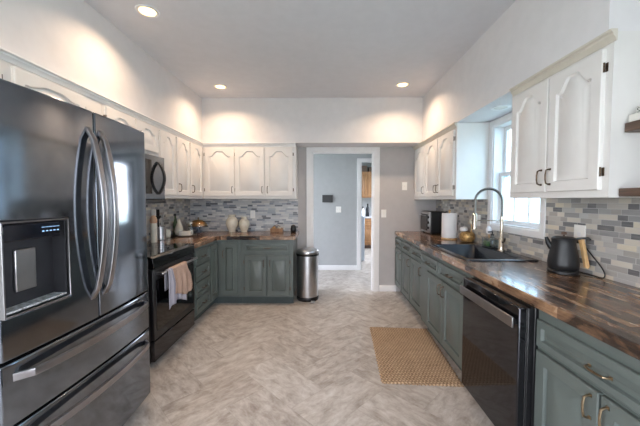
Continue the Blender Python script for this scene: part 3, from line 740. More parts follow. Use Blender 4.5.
MB().tube([(HX, RY0+0.035, HZ), (HX, RY1-0.035, HZ)], 0.011, 12).box(RX, HX+0.004, RY0+0.05, RY0+0.075, HZ-0.011, HZ+0.011).box(RX, HX+0.004, RY1-0.075, RY1-0.05, HZ-0.011, HZ+0.011).build('handle', M['handlesteel'], od)

def towel(label, mat, y0, y1, front, back, rr, flare, seed, skew=0.0):
    rnd_ = random.Random(seed); N = 26; prof = []
    # path: up the back, over the bar, down the front
    for k in range(7): prof.append((HX-rr, HZ-back+back*k/6))
    for k in range(1, 8): a = PI-PI*k/8; prof.append((HX+rr*math.cos(a), HZ+rr*math.sin(a)))
    for k in range(13): prof.append((HX+rr, HZ-front*k/12))
    ph = rnd_.random()*6; mb = MB(); vs_ = []; fs_ = []
    for i, (x, z) in enumerate(prof):
        dn = max(0, HZ-z)
        for j in range(N+1):
            t = j/N; y = y0+(y1-y0)*t; y += (t-0.5)*flare*dn*2 + skew*dn
            wv = 0.011*min(1, dn/0.12)*(math.sin(y*62+1.0)+0.5*math.sin(y*131+2.0))
            sgn = 1 if x > HX else -0.3
            zz = z - (0.035*math.sin(t*PI*1.3+seed)*(dn/front) if x > HX else 0)
            vs_.append((x+sgn*(wv+0.011*min(1, dn/0.12)), y, zz))
    m = N+1
    for i in range(len(prof)-1):
        for j in range(N): fs_.append((i*m+j, i*m+j+1, (i+1)*m+j+1, (i+1)*m+j))
    o = mb.add(vs_, fs_).build('dish_towel', mat, None, smooth=80)
    s = o.modifiers.new('solid', 'SOLIDIFY'); s.thickness = 0.004; s.offset = 1.0
    origin(o, (HX, (y0+y1)/2, HZ)); return tag(o, label, 'towel', 'dish towels on the oven handle')
towel('lilac-grey striped dish towel hanging lowest from the oven handle', M['towel_grey'], 2.47, 2.74, 0.31, 0.16, 0.0135, 0.05, 3, 0.05)
towel('tan waffle dish towel draped over the grey one on the oven handle', M['towel_tan'], 2.54, 2.80, 0.235, 0.12, 0.0195, 0.20, 5, 0.16)

# ------------------------------------------------------------------ microwave
MX = -1.575
mw = thing('microwave', 'over-the-range microwave with a bowed black door handle', 'microwave', (-1.77, 2.63, 1.31))
MB().box(XL+0.011, MX-0.03, 2.253, 3.010, 1.312, 1.757).build('body', M['dss2'], mw, bevel=0.003)
md = MB().box(MX-0.029, MX, 2.255, 3.008, 1.345, 1.755).build('door', M['dss'], mw, bevel=0.004)
MB().box(MX-0.001, MX+0.002, 2.30, 2.78, 1.40, 1.71).build('window', M['blackglass'], md, bevel=0.002)
MB().box(MX-0.029, MX+0.006, 2.255, 3.008, 1.312, 1.342).build('vent_strip', M['black'], mw, bevel=0.003)
p = [];
for k in range(15):
    t = k/14; s = math.sin(PI*t); p.append((MX+0.002+0.060*s**0.8, 2.885, 1.40+0.30*t))
MB().sweep(p, [(-0.015, -0.009), (0.015, -0.009), (0.015, 0.009), (-0.015, 0.009)], (0, 1, 0)).build('handle', M['black'], md, bevel=0.002)

# ------------------------------------------------------------------ jute rug
ry = MB(); nx, ny = 60, 90
ca, sa = math.cos(math.radians(-3.4)), math.sin(math.radians(-3.4))
vs_ = []; fs_ = []
rr_ = random.Random(2)
RW, RL = 0.585, 0.985
for k in range(2):
    for i in range(nx+1):
        for j in range(ny+1):
            u, v = (i/nx-0.5)*RW, (j/ny-0.5)*RL
            if i in (0, nx): u += 0.006*math.sin(j*1.7)
            if j in (0, ny): v += 0.006*math.sin(i*2.1)
            h = 0.002 if k == 0 else 0.012+0.003*math.sin(u*240)*math.sin(v*285)
            if k == 1 and (i in (0, nx) or j in (0, ny)): h = 0.006
            vs_.append((u*ca-v*sa, u*sa+v*ca, h))
st = (nx+1)*(ny+1)
for i in range(nx):
    for j in range(ny):
        a = i*(ny+1)+j; b_ = a+ny+1
        fs_.append((st+a, st+b_, st+b_+1, st+a+1)); fs_.append((a, a+1, b_+1, b_))
for i in range(nx):
    for j in (0, ny): a = i*(ny+1)+j; b_ = a+ny+1; fs_.append((a, b_, st+b_, st+a))
for j in range(ny):
    for i in (0, nx): a = i*(ny+1)+j; fs_.append((a, a+1, st+a+1, st+a))
o = ry.add(vs_, fs_).build('jute_rug', M['jute'], None, smooth=60); o.location = (0.745, 2.655, 0)
tag(o, 'woven natural jute rug on the floor before the sink cabinet', 'rug')

# ------------------------------------------------------------------ trash can
tx, ty = -0.222, 4.10
tr = thing('trash_can', 'round stainless step trash can standing beside the doorway', 'trash can', (tx, ty, 0))
MB().lathe([(0.143, 0.0), (0.150, 0.01), (0.150, 0.05), (0.146, 0.055)], (tx, ty, 0), 48).build('base', M['black'], tr)
MB().lathe([(0.146, 0.055), (0.146, 0.60)], (tx, ty, 0), 48).build('barrel', M['steel'], tr)
MB().lathe([(0.147, 0.60), (0.153, 0.602), (0.153, 0.625), (0.149, 0.628)], (tx, ty, 0), 48).build('rim', M['black'], tr)
MB().lathe([(0.150, 0.628), (0.152, 0.632), (0.150, 0.662), (0.142, 0.675), (0.11, 0.683), (0.05, 0.687)], (tx, ty, 0), 48).build('lid', M['steel'], tr)
MB().box(tx+0.05, tx+0.10, ty-0.195, ty-0.135, 0.008, 0.022).build('pedal', M['steel'], tr, bevel=0.005)

# ------------------------------------------------------------------ switches and outlets
def plate(x, y, z, face_, label, kind='switch', w=0.072, h=0.115, n=1):
    """face_: 'b' faces -Y, 'r' faces -X"""
    nm = 'light_switch' if kind == 'switch' else 'wall_outlet'
    t = thing(nm, label, 'switch' if kind == 'switch' else 'outlet', (x, y, z), 0 if face_ == 'b' else -PI/2, 'wall switches' if kind == 'switch' else 'wall outlets')
    MB().box(-w/2, w/2, -0.006, 0, -h/2, h/2).build('cover_plate', M['plate'], t, world=False, bevel=0.002)
    for k in range(n):
        cx = (k-(n-1)/2)*0.046
        if kind == 'switch': MB().box(cx-0.006, cx+0.006, -0.014, -0.005, -0.013, 0.013).build('toggle', M['white'], t, world=False, bevel=0.002)
        else:
            for s in (-1, 1): MB().lathe([(0.016, 0), (0.016, 0.0025)], (0, 0, 0), 20).xf(lambda v, s=s: (v.x, -0.0055-v.z, v.y+s*0.02)).build('socket', M['trim'], t, world=False)
    return t
S = FPX/YB
plate((404-324)/S, YB, CAMZ+(200-186.3)/S, 'b', 'white light switch high on the wall by the doorway near the wall cabinet')
plate((383.6-324)/S, YB, CAMZ+(200-213.5)/S, 'b', 'white light switch low beside the doorway trim', n=1)
S2 = FPX/HY
plate((338.5-324)/S2, HY, CAMZ+(200-209.5)/S2, 'b', 'white light switch on the hall wall below the dark panel', n=2, w=0.10)
t = thing('wall_keypad', 'small black wall keypad on the hall wall', 'keypad', ((327.5-324)/S2, HY, CAMZ+(200-198.7)/S2))
MB().box(-0.10, 0.10, -0.022, 0, -0.07, 0.07).build('housing', M['black'], t, world=False, bevel=0.005)
MB().box(-0.082, 0.082, -0.0235, -0.021, -0.052, 0.052).build('screen', M['kettleblack'], t, world=False)
plate((252.5-324)*(YB-0.01)/FPX, YB-0.0092, CAMZ+(200-214.3)/S, 'b', 'white outlet in the blue-grey tiles beside the cream vases', 'outlet')
plate(XR-0.0092, 1.95, 1.105, 'r', 'white outlet in the tiles behind the black kettle', 'outlet', w=0.085, h=0.16)
plate(XR-0.0092, 3.22, 1.13, 'r', 'white outlet in the tiles above the gold pot', 'outlet')

# ------------------------------------------------------------------ recessed ceiling lights
def can(x, y, z, label, power, lit=True, rr=0.075):
    t = thing('recessed_light', label, 'ceiling light', (x, y, z), 0, 'recessed lights')
    MB().lathe([(rr*0.72, 0.0), (rr*0.78, -0.006), (rr, -0.006), (rr+0.004, -0.001), (rr+0.004, 0.0)], (0, 0, 0), 36, False, False).build('trim_ring', M['trim'], t, world=False)
    MB().lathe([(rr*0.73, -0.0005), (rr*0.70, -0.004), (rr*0.3, -0.007)], (0, 0, 0), 32, True, True).build('lens', M['lens'] if lit else M['white'], t, world=False)
    if lit:
        l = bpy.data.lights.new('downlight', 'AREA'); l.shape = 'DISK'; l.size = 0.10; l.energy = power; l.color = (1.0, 0.72, 0.48); l.spread = 2.45
        lo = bpy.data.objects.new('downlight', l); C.objects.link(lo); lo.parent = t; lo.location = (0, 0, -0.012)
    return t
can(-1.27, 2.237, ZC, 'lit recessed ceiling light above the refrigerator and range', 4.0)
can(-1.241, 3.70, ZC, 'lit recessed ceiling light above the corner worktop', 4.6)
can(0.924, 3.66, ZC, 'lit recessed ceiling light nearest the window wall cabinets', 4.6)
can(-1.25, 0.75, ZC, 'lit recessed ceiling light above the camera side of the refrigerator', 4.6)
t = can(1.25, 7.2, 2.5, 'added unseen fill light in the laundry room ceiling', 14); [c_ for c_ in t.children if c_.type == 'LIGHT'][0].data.color = (0.9, 0.95, 1.0)  # unseen lamp added to brighten the washer
can(1.455, 2.565, ZS, 'unlit white puck light under the soffit at the window', 0, False, 0.07)

# ------------------------------------------------------------------ kettle
kx, ky = 1.485, 1.90
kt = thing('electric_kettle', 'matte black electric kettle with a wooden handle', 'kettle', (kx, ky, ZT))
z0 = ZT+0.001
MB().lathe([(0.079, 0), (0.083, 0.004), (0.083, 0.018), (0.078, 0.023)], (kx, ky, z0), 40).build('power_base', M['black'], kt)
MB().lathe([(0.072, 0.024), (0.079, 0.032), (0.081, 0.06), (0.077, 0.10), (0.069, 0.14), (0.063, 0.17), (0.061, 0.20), (0.064, 0.212)], (kx, ky, z0), 40).build('jug', M['kettleblack'], kt)
ldo = MB().lathe([(0.063, 0.2125), (0.060, 0.220), (0.045, 0.226), (0.02, 0.228)], (kx, ky, z0), 36).build('lid', M['kettleblack'], kt)
MB().lathe([(0.006, 0.228), (0.006, 0.236), (0.014, 0.240), (0.015, 0.250), (0.010, 0.256)], (kx, ky, z0), 20).build('knob', M['darkwood'], ldo)
rt = Vector((0.80, -0.60, 0)); 
def kp(a, z, s=0.0): return (kx+rt.x*a-rt.y*s, ky+rt.y*a+rt.x*s, z0+z)
MB().tube([kp(-0.055, 0.155), kp(-0.078, 0.185), kp(-0.088, 0.218)], 0.018, 12, scale=[1.3, 0.8, 0.5]).build('spout', M['kettleblack'], kt)
MB().sweep([kp(0.055, 0.215), kp(0.085, 0.222), kp(0.115, 0.224), kp(0.125, 0.214)], [(-0.006, -0.011), (0.006, -0.011), (0.006, 0.011), (-0.006, 0.011)]).build('handle_bracket', M['black'], kt, bevel=0.003)
MB().sweep([kp(0.083, 0.215), kp(0.092, 0.17), kp(0.100, 0.12), kp(0.112, 0.055), kp(0.108, 0.045)], [(-0.011, -0.012), (0.009, -0.012), (0.009, 0.012), (-0.011, 0.012)], (1, 0, 0)).build('handle', M['lightwood'], kt, bevel=0.004)
cord = [(kx+0.07, ky-0.03, z0+0.012), (kx+0.10, ky-0.09, z0+0.006), (1.60, 1.75, z0+0.006), (1.605, 1.76, z0+0.05), (1.60, 1.84, z0+0.13), (1.606, 1.91, z0+0.185), (1.612, 1.93, z0+0.19)]
def smooth_path(P, n=8):
    P = [Vector(p) for p in P]; out = []
    for i in range(len(P)-1):
        a, b_, c, d = P[max(i-1, 0)], P[i], P[i+1], P[min(i+2, len(P)-1)]
        for k in range(n):
            t = k/n; out.append(0.5*((2*b_)+(c-a)*t+(2*a-5*b_+4*c-d)*t*t+(3*b_-a-3*c+d)*t**3))
    out.append(P[-1]); return out
MB().tube(smooth_path(cord), 0.0035, 8).box(1.598, 1.618, 1.925, 1.955, 1.07, 1.095).build('cord', M['black'], kt)

# ------------------------------------------------------------------ toaster oven
to = thing('toaster_oven', 'black toaster oven in the corner beside the paper towel', 'toaster oven', (1.48, 4.18, ZT))
ax0, ax1, ay0, ay1, az = 1.385, 1.60, 4.00, 4.36, ZT+0.014
MB().box(ax0+0.012, ax1, ay0, ay1, az, az+0.285).build('housing', M['black'], to, bevel=0.012, seg=3)
MB().box(ax0, ax0+0.013, ay0+0.004, ay1-0.004, az+0.004, az+0.281).build('front_panel', M['steel'], to, bevel=0.004)
dd = MB().box(ax0-0.010, ax0, ay0+0.09, ay1-0.015, az+0.03, az+0.25).build('door', M['blackglass'], to, bevel=0.003)
MB().tube([(ax0-0.03, ay0+0.11, az+0.232), (ax0-0.03, ay1-0.03, az+0.232)], 0.006, 8).tube([(ax0-0.01, ay0+0.12, az+0.232), (ax0-0.03, ay0+0.12, az+0.232)], 0.004, 8).tube([(ax0-0.01, ay1-0.04, az+0.232), (ax0-0.03, ay1-0.04, az+0.232)], 0.004, 8).build('handle', M['steel'], dd)
for q in (0.07, 0.14, 0.21):
    MB().lathe([(0.017, 0), (0.015, 0.02)], (0, 0, 0), 20).xf(lambda v, q=q: (ax0-v.z, ay0+0.045+v.y, az+q+v.x)).build('knob', M['black'], to)
for ux in (ax0+0.03, ax1-0.03):
    for uy in (ay0+0.03, ay1-0.03): MB().lathe([(0.011, -0.0138), (0.013, 0.002)], (ux, uy, az), 12).build('foot', M['black'], to)

# ------------------------------------------------------------------ paper towel
px_, py_ = 1.455, 3.55
pt = thing('paper_towel_holder', 'upright paper towel roll on a wooden holder near the toaster oven', 'paper towel', (px_, py_, ZT))
MB().lathe([(0.085, 0.0005), (0.087, 0.004), (0.087, 0.012), (0.083, 0.016)], (px_, py_, ZT), 36).build('base', M['lightwood'], pt)
MB().lathe([(0.008, 0.016), (0.008, 0.315), (0.014, 0.322), (0.014, 0.332), (0.006, 0.338)], (px_, py_, ZT), 16).build('post', M['lightwood'], pt)
prof = [(0.022, 0.018), (0.082, 0.018), (0.084, 0.022), (0.084, 0.298), (0.082, 0.302), (0.022, 0.302), (0.022, 0.018)]
MB().lathe(prof, (px_, py_, ZT), 48, False, False).build('roll', M['paper'], pt)

# ------------------------------------------------------------------ gold pot with scrub brush
gx, gy = 1.545, 3.30
gp = MB().lathe([(0.045, 0.0008), (0.066, 0.012), (0.078, 0.045), (0.074, 0.085), (0.058, 0.108), (0.054, 0.110), (0.056, 0.104), (0.070, 0.082), (0.070, 0.02), (0.03, 0.012)], (gx, gy, ZT), 36).build('pot', M['goldpot'])
origin(gp, (gx, gy, ZT)); tag(gp, 'round hammered gold pot behind the sink', 'pot')
br_ = thing('scrub_brush', 'white scrub brush resting in the gold pot', 'brush', (gx, gy, ZT+0.02))
MB().tube([(gx+0.01, gy, ZT+0.018), (gx-0.025, gy+0.012, ZT+0.115)], 0.007, 10).build('handle', M['lightwood'], br_)
MB().lathe([(0.012, 0), (0.034, 0.008), (0.040, 0.028), (0.030, 0.044), (0.012, 0.05)], (gx-0.030, gy+0.016, ZT+0.112), 24, sx=1.1).build('bristle_head', M['paper'], br_)
b2 = thing('dish_brush', 'pale dish brush standing upright in the gold pot', 'brush', (gx+0.02, gy, ZT+0.02))
MB().tube([(gx+0.035, gy-0.025, ZT+0.02), (gx+0.028, gy-0.034, ZT+0.20)], 0.006, 10).build('handle', M['lightwood'], b2)
MB().lathe([(0.010, 0), (0.020, 0.01), (0.022, 0.05), (0.012, 0.062)], (gx+0.028, gy-0.034, ZT+0.195), 20).build('bristle_head', M['cream'], b2)

# ------------------------------------------------------------------ caddy behind the sink
qx, qy = 1.555, 2.87
zq = ZT+0.0105
cd = thing('sink_caddy', 'clear glass sink caddy on the sink deck beside the faucet', 'caddy', (qx, qy, zq))
MB().box(qx-0.032, qx+0.032, qy-0.085, qy+0.085, zq, zq+0.006).build('tray', M['black'], cd, bevel=0.002)
MB().slab([qx-0.032, qx-0.029, qx+0.029, qx+0.032], [qy-0.085, qy-0.082, qy+0.082, qy+0.085], lambda i, j: not (i == 1 and j == 1), zq+0.006, zq+0.085, fnz).build('glass_wall', M['clearglass'], cd)
MB().tube([(qx-0.032, qy-0.085, zq+0.088), (qx+0.032, qy-0.085, zq+0.088), (qx+0.032, qy+0.085, zq+0.088), (qx-0.032, qy+0.085, zq+0.088)], 0.003, 6, closed=True).build('rim', M['nickel'], cd)
sp = MB().box(qx-0.022, qx+0.010, qy+0.005, qy+0.075, zq+0.0065, zq+0.055).build('sponge', M['sponge'], bevel=0.005); origin(sp, (qx, qy+0.04, zq+0.0065)); tag(sp, 'green sponge inside the glass sink caddy', 'sponge')
b3 = thing('bottle_brush', 'white headed brush with a wooden handle in the sink caddy', 'brush', (qx+0.01, qy+0.05, zq+0.01))
MB().tube([(qx+0.018, qy+0.02, zq+0.008), (qx+0.02, qy+0.055, zq+0.12)], 0.006, 8).build('handle', M['lightwood'], b3)
MB().lathe([(0.008, 0), (0.022, 0.015), (0.026, 0.045), (0.016, 0.07), (0.006, 0.075)], (qx+0.02, qy+0.058, zq+0.115), 20).build('bristle_head', M['paper'], b3)
sb = thing('soap_dispenser', 'small dark soap dispenser standing in the glass caddy', 'soap dispenser', (qx, qy-0.04, zq+0.007))
MB().lathe([(0.022, 0.0), (0.024, 0.004), (0.024, 0.085), (0.012, 0.10), (0.010, 0.108)], (qx, qy-0.045, zq+0.0065), 24).build('bottle', M['clearglass'], sb)
MB().lathe([(0.013, 0.108), (0.013, 0.122), (0.005, 0.124), (0.005, 0.145)], (qx, qy-0.045, zq+0.0065), 16).tube([(qx, qy-0.045, zq+0.150), (qx-0.04, qy-0.045, zq+0.147)], 0.006, 8).build('pump', M['black'], sb)

# ------------------------------------------------------------------ shelves and books at the end of the near cabinet
def shelf(z0_, z1_, x0_, label):
    o = MB().box(x0_, XR-0.002, 0.60, 1.414, z0_, z1_).build('floating_shelf', M['darkwood'], bevel=0.003); origin(o, (1.5, 1.0, z0_)); return tag(o, label, 'shelf', 'floating shelves')
shelf(1.648, 1.690, 1.36, 'dark wood floating shelf carrying the white books')
shelf(1.358, 1.396, 1.345, 'empty dark wood floating shelf just above the backsplash')
def book(x0_, x1_, y0_, y1_, z0_, h, label, txt=None):
    t = thing('book', label, 'book', ((x0_+x1_)/2, (y0_+y1_)/2, z0_), 0, 'white books on the upper shelf')
    MB().box(x0_, x1_, y0_, y1_, z0_, z0_+0.003).box(x0_, x1_, y0_, y1_, z0_+h-0.003, z0_+h).box(x0_, x0_+0.003, y0_, y1_, z0_, z0_+h).build('cover', M['bookwhite'], t, bevel=0.001)
    MB().box(x0_+0.004, x1_-0.004, y0_+0.004, y1_-0.004, z0_+0.003, z0_+h-0.003).build('pages', M['pages'], t)
    return t
book(1.368, 1.60, 1.10, 1.405, 1.6905, 0.034, 'wide white book at the bottom of the stack on the dark shelf')
book(1.395, 1.60, 1.12, 1.40, 1.7250, 0.032, 'white book lying on top of another on the dark shelf')

tb = [o_ for o_ in C.objects if o_.get('label', '').startswith('white book lying on top')][0]
fc = bpy.data.curves.new('spine_title', 'FONT'); fc.body = 'SOUTH'; fc.size = 0.030; fc.extrude = 0.0004; fc.align_x = 'LEFT'; fc.align_y = 'CENTER'
fo = bpy.data.objects.new('spine_title_curve', fc); C.objects.link(fo)
bpy.context.view_layer.update()
tm_ = bpy.data.meshes.new_from_object(fo.evaluated_get(bpy.context.evaluated_depsgraph_get())); bpy.data.objects.remove(fo)
tm_.materials.clear(); tm_.materials.append(M['black'])
ft = bpy.data.objects.new('spine_title', tm_); C.objects.link(ft); ft.parent = tb
ft.rotation_euler = (PI/2, 0, -PI/2); ft.location = (1.3945-tb.location.x, 1.397-tb.location.y, 0.016)
# ------------------------------------------------------------------ vases and things on the back worktop
def vase(x, y, h, r, label):
    s = h/0.25; q = r/0.087
    o = MB().lathe([(0.045*q, 0.0008), (0.048*q, 0.006), (0.046*q, 0.02*s), (0.066*q, 0.055*s), (0.084*q, 0.10*s), (0.087*q, 0.135*s), (0.080*q, 0.175*s), (0.060*q, 0.205*s), (0.044*q, 0.218*s), (0.042*q, 0.225*s), (0.050*q, 0.232*s), (0.050*q, 0.25*s), (0.044*q, 0.25*s), (0.038*q, 0.225*s), (0.05*q, 0.2*s)], (x, y, ZT), 40).build('vase', M['cream'])
    origin(o, (x, y, ZT)); return tag(o, label, 'vase', 'cream vases on the back worktop')
vase((231.5-324)*4.30/FPX, 4.30, 0.245, 0.087, 'taller cream glazed vase of the pair on the back worktop')
vase((243.8-324)*4.30/FPX, 4.30, 0.215, 0.077, 'shorter cream glazed vase of the pair on the back worktop')
bx_ = (276.6-324)*4.30/FPX
cr_ = thing('wooden_crate', 'small brown wooden box tray near the end of the back worktop', 'box', (bx_, 4.30, ZT))
MB().slab([bx_-0.085, bx_-0.077, bx_+0.077, bx_+0.085], [4.25, 4.258, 4.342, 4.35], lambda i, j: not (i == 1 and j == 1), ZT+0.001, ZT+0.055, fnz).box(bx_-0.077, bx_+0.077, 4.258, 4.342, ZT+0.001, ZT+0.008).build('box_wall', M['oak'], cr_)
MB().tube([(bx_-0.05, 4.30, ZT+0.05), (bx_-0.045, 4.30, ZT+0.085), (bx_, 4.30, ZT+0.10), (bx_+0.045, 4.30, ZT+0.085), (bx_+0.05, 4.30, ZT+0.05)], 0.005, 8).build('handle', M['bronze'], cr_)
for k, (dx_, m_, l_) in enumerate(((-0.04, 'goldpot', 'amber glass jar inside the small wooden box'), (0.035, 'cream', 'pale jar inside the small wooden box'))):
    o = MB().lathe([(0.026, 0.0), (0.028, 0.05), (0.022, 0.058), (0.02, 0.066)], (bx_+dx_, 4.30, ZT+0.0085), 20).build('jar', M[m_]); origin(o, (bx_+dx_, 4.30, ZT+0.0085)); tag(o, l_, 'jar')
kx2 = (293.2-324)*4.25/FPX
cn = thing('candle_jar', 'black round jar at the end of the back worktop', 'jar', (kx2, 4.25, ZT))
MB().lathe([(0.030, 0.0008), (0.038, 0.012), (0.040, 0.05), (0.034, 0.075)], (kx2, 4.25, ZT), 28).build('jar_body', M['black'], cn)
MB().lathe([(0.035, 0.075), (0.035, 0.088), (0.026, 0.100), (0.008, 0.106)], (kx2, 4.25, ZT), 28).build('lid', M['kettleblack'], cn)

# cake stand with amber dome
cx_, cy2 = -1.735, 4.18
ck = thing('cake_stand', 'grey pedestal cake stand under an amber glass dome', 'cake stand', (cx_, cy2, ZT))
MB().lathe([(0.070, 0.0008), (0.072, 0.006), (0.045, 0.016), (0.022, 0.03), (0.020, 0.065), (0.06, 0.078), (0.128, 0.082), (0.130, 0.092), (0.12, 0.094)], (cx_, cy2, ZT), 40).build('stand', plain('grey_stoneware', (96, 104, 116), 0.25), ck)
dm = [(0.116*math.cos(a), 0.095+0.088*math.sin(a)) for a in [PI/2*k/10 for k in range(10)]]+[(0.012, 0.1835)]
MB().lathe(dm, (cx_, cy2, ZT), 40, False, True).build('dome', M['amber'], ck)
MB().lathe([(0.006, 0.1845), (0.006, 0.192), (0.013, 0.198), (0.012, 0.21), (0.005, 0.214)], (cx_, cy2, ZT), 18).build('dome_knob', M['brass'], ck)
o = MB().lathe([(0.075, 0.0), (0.085, 0.012), (0.085, 0.045), (0.06, 0.058)], (cx_, cy2, ZT+0.0945), 30).build('cake', M['lightwood']); origin(o, (cx_, cy2, ZT+0.0945)); tag(o, 'golden round cake under the amber dome', 'cake')

# round tray with items
tx2, ty2 = -1.79, 3.84
o = MB().lathe([(0.150, 0.0008), (0.162, 0.004), (0.166, 0.016), (0.160, 0.017), (0.155, 0.009), (0.05, 0.009)], (tx2, ty2, ZT), 48).build('serving_tray', plain('pewter_tray', (120, 118, 112), 0.3, 0.7)); origin(o, (tx2, ty2, ZT)); tag(o, 'round grey tray holding the white jug and butter dish', 'tray')
zt2 = ZT+0.0175-0.008
o = MB().lathe([(0.042, 0.0), (0.052, 0.02), (0.056, 0.05), (0.050, 0.085), (0.034, 0.125), (0.022, 0.155), (0.018, 0.185), (0.024, 0.205), (0.020, 0.206), (0.014, 0.185)], (tx2-0.055, ty2+0.01, zt2), 36).build('jug', M['cream']); origin(o, (tx2-0.055, ty2+0.01, zt2)); tag(o, 'cream pear-shaped jug with a narrow neck on the round tray', 'jug')
bd = thing('butter_dish', 'white rectangular butter dish on the front of the round tray', 'butter dish', (tx2+0.055, ty2-0.075, zt2))
MB().box(tx2-0.02, tx2+0.125, ty2-0.105, ty2-0.035, zt2, zt2+0.010).build('dish', M['white'], bd, bevel=0.003)
MB().box(tx2-0.012, tx2+0.117, ty2-0.098, ty2-0.042, zt2+0.0105, zt2+0.055).build('cover', M['white'], bd, bevel=0.006, seg=3)
mbt = thing('milk_bottle', 'clear glass milk bottle on the round tray behind the butter dish', 'bottle', (tx2+0.085, ty2+0.03, zt2))
MB().lathe([(0.030, 0.0), (0.034, 0.008), (0.034, 0.08), (0.020, 0.115), (0.018, 0.135), (0.022, 0.142)], (tx2+0.085, ty2+0.03, zt2), 28).build('bottle', M['clearglass'], mbt)
MB().lathe([(0.029, 0.002), (0.031, 0.06)], (tx2+0.085, ty2+0.03, zt2), 24).build('contents', M['white'], mbt)
MB().lathe([(0.023, 0.142), (0.023, 0.156)], (tx2+0.085, ty2+0.03, zt2), 24).build('cap', M['white'], mbt)
ob = thing('oil_bottle', 'dark green oil bottle standing at the back of the round tray', 'bottle', (tx2-0.125, ty2+0.055, zt2))
MB().lathe([(0.024, 0.0), (0.027, 0.006), (0.027, 0.15), (0.012, 0.19), (0.011, 0.24)], (tx2-0.125, ty2+0.055, zt2), 24).build('bottle', M['greenleaf'], ob)
MB().lathe([(0.012, 0.24), (0.012, 0.262), (0.006, 0.27)], (tx2-0.125, ty2+0.055, zt2), 16).build('cap', M['black'], ob)

# white jar with peach wooden lid, clock-like round jar, utensil crock
jx, jy = (152.0-324)*3.22/FPX, 3.22
tj = thing('storage_jar', 'tall cream canister with a peach wooden grinder top beside the range', 'jar', (jx, jy, ZT))
MB().lathe([(0.030, 0.0008), (0.032, 0.006), (0.031, 0.20), (0.026, 0.206)], (jx, jy, ZT), 28).build('canister', M['jarwhite'], tj)
MB().lathe([(0.027, 0.2065), (0.034, 0.212), (0.036, 0.24), (0.028, 0.27), (0.018, 0.285), (0.008, 0.29)], (jx, jy, ZT), 28).build('grinder_top', M['peach'], tj)
rx_, ry_ = (165.0-324)*3.62/FPX, 3.62
o = thing('round_jar', 'squat cream jar with an embossed round front beside the tray', 'jar', (rx_, ry_, ZT))
MB().lathe([(0.038, 0.0008), (0.046, 0.012), (0.048, 0.05), (0.042, 0.078), (0.036, 0.084)], (rx_, ry_, ZT), 30).build('jar_body', M['jarwhite'], o)
MB().lathe([(0.037, 0.085), (0.034, 0.094), (0.012, 0.098), (0.010, 0.108)], (rx_, ry_, ZT), 30).build('lid', M['jarwhite'], o)
ux, uy = -1.865, 3.44
o = thing('utensil_crock', 'steel utensil crock behind the cream canister', 'crock', (ux, uy, ZT))
MB().lathe([(0.056, 0.0008), (0.060, 0.005), (0.060, 0.15), (0.055, 0.15), (0.055, 0.012), (0.02, 0.01)], (ux, uy, ZT), 32).build('crock', M['steel'], o)
ut = [('spatula', 'black spatula leaning out of the steel crock', 'black', -0.030, 0.01, 0.33), ('ladle', 'black ladle leaning in the steel crock', 'black', 0.01, -0.045, 0.31), ('whisk', 'steel whisk standing tallest in the crock', 'steel', 0.028, 0.0, 0.36), ('wooden_spoon', 'steel slotted spoon in the crock', 'steel', 0.0, 0.030, 0.32), ('spatula', 'white spatula in the crock near the tiles', 'white', -0.04, -0.03, 0.34)]
for nm, lb, m_, ox, oy, hh in ut:
    if nm == 'wooden_spoon': nm = 'slotted_spoon'
    t = thing(nm, lb, 'utensil', (ux+ox*0.6, uy+oy*0.6, ZT+0.014), 0, 'utensils in the steel crock')
    tp = (ux+ox*1.25, uy+oy*1.25, ZT+hh-0.07)
    MB().tube([(ux+ox*0.6, uy+oy*0.6, ZT+0.014), tp], 0.005, 8).build('handle', M[m_], t)
    hd = MB()
    if nm == 'whisk':
        for q in range(4):
            pth = []
            for k in range(13):
                a = PI*k/12; rr2 = 0.026*math.sin(a); pth.append((tp[0]+rr2*math.cos(q*PI/4), tp[1]+rr2*math.sin(q*PI/4), tp[2]+0.085*(k/12)))
            hd.tube(pth, 0.0012, 5)
    elif 'spatula' in nm: hd.box(tp[0]-0.026, tp[0]+0.026, tp[1]-0.003, tp[1]+0.003, tp[2], tp[2]+0.085)
    else: hd.lathe([(0.006, -0.004), (0.024, 0.012), (0.030, 0.035), (0.026, 0.035), (0.015, 0.018)], (tp[0], tp[1], tp[2]), 20)
    hd.build('head', M[m_], t, bevel=0.001)

# ------------------------------------------------------------------ laundry room beyond
ws = thing('washer', 'white top-load washing machine seen through the far doorway', 'washing machine', (0.55, 6.95, 0))
MB().box(0.22, 0.885, 6.62, 7.28, 0.02, 0.98).box(0.26, 0.84, 6.66, 7.24, 0, 0.02).build('cabinet_shell', M['appliance'], ws, bevel=0.012, seg=3)
MB().box(0.25, 0.86, 6.64, 7.12, 0.982, 1.0).build('lid', M['appliance'], ws, bevel=0.006)
MB().box(0.22, 0.885, 7.12, 7.28, 0.982, 1.12).build('control_console', M['appliance'], ws, bevel=0.01)
ok = M['oak']
def oak_cab(label, x0_, w, y, z0_, z1_, d, doors, drawers=()):
    r = thing('oak_cabinet', label, 'cabinet', (x0_, y, z0_ if z0_ > 0.5 else 0), 0, 'oak laundry cabinets')
    h = z1_-z0_; zb = 0 if z0_ > 0.5 else z0_
    carcass(r, w, zb, zb+h, d, ok)
    if z0_ < 0.5: MB().box(0, w, 0.06, 0.075, 0, z0_).build('toe_kick', M['darkwood'], r, world=False)
    for (a, b_, c, e, pl) in doors:
        vs1, fs1 = door_panel(b_-a, e-c, 0.0); d_ = MB().add([(a+p[0], p[1], c+p[2]) for p in vs1], fs1).build('door', ok, r, world=False)
    for (a, b_, c, e) in drawers:
        vs1, fs1 = door_panel(b_-a, e-c, 0.0, side=0.03); MB().add([(a+p[0], p[1], c+p[2]) for p in vs1], fs1).build('drawer', ok, r, world=False)
    return r
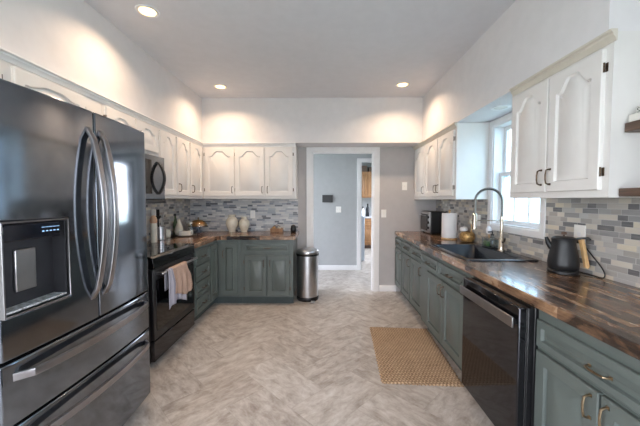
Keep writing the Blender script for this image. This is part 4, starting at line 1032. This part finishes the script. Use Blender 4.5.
oak_cab('honey oak wall cabinet in the laundry room', 0.90, 0.96, 8.60, 1.41, 2.14, 0.39, [(0.02, 0.30, 0.03, 0.70, 'l'), (0.32, 0.62, 0.03, 0.70, 'l'), (0.64, 0.94, 0.03, 0.70, 'l')])
oak_cab('honey oak base cabinet below the laundry counter', 1.02, 0.84, 8.38, 0.10, 0.84, 0.61, [(0.03, 0.40, 0.14, 0.60, 'l'), (0.42, 0.81, 0.14, 0.60, 'l')], [(0.03, 0.40, 0.63, 0.80), (0.42, 0.81, 0.63, 0.80)])
o = MB().box(0.90, 1.95, 8.34, 8.995, 0.842, 0.88).build('worktop', plain('pale_laminate', (190, 190, 196), 0.3), bevel=0.004); tag(o, 'pale laminate worktop on the oak laundry cabinet', 'worktop')
for k, (xx, hh, rr2, m_, lb) in enumerate(((1.09, 0.28, 0.045, 'white', 'white detergent bottle on the laundry worktop'), (1.22, 0.36, 0.05, 'display', 'dark blue bottle on the laundry worktop'))):
    t = thing('detergent_bottle', lb, 'bottle', (xx, 8.55, 0.88), 0, 'bottles on the laundry worktop')
    MB().lathe([(rr2*0.9, 0.0008), (rr2, 0.01), (rr2, hh*0.6), (rr2*0.4, hh*0.8), (rr2*0.35, hh*0.85)], (xx, 8.55, 0.88), 24).build('bottle', M[m_], t)
    MB().lathe([(rr2*0.45, hh*0.85), (rr2*0.45, hh)], (xx, 8.55, 0.88), 20).build('cap', M['black'], t)
for k, (xx, hh, lb) in enumerate(((1.10, 0.17, 'dark basket on top of the oak wall cabinet near the doorway trim'), (1.38, 0.13, 'low dark basket on top of the oak wall cabinet'))):
    t = MB().slab([xx-0.11, xx-0.10, xx+0.10, xx+0.11], [8.66, 8.67, 8.87, 8.88], lambda i, j: not (i == 1 and j == 1), 2.141, 2.141+hh, fnz).box(xx-0.10, xx+0.10, 8.67, 8.87, 2.141, 2.15).build('basket', M['darkwood']); origin(t, (xx, 8.77, 2.141)); tag(t, lb, 'basket', 'baskets on the laundry cabinet')
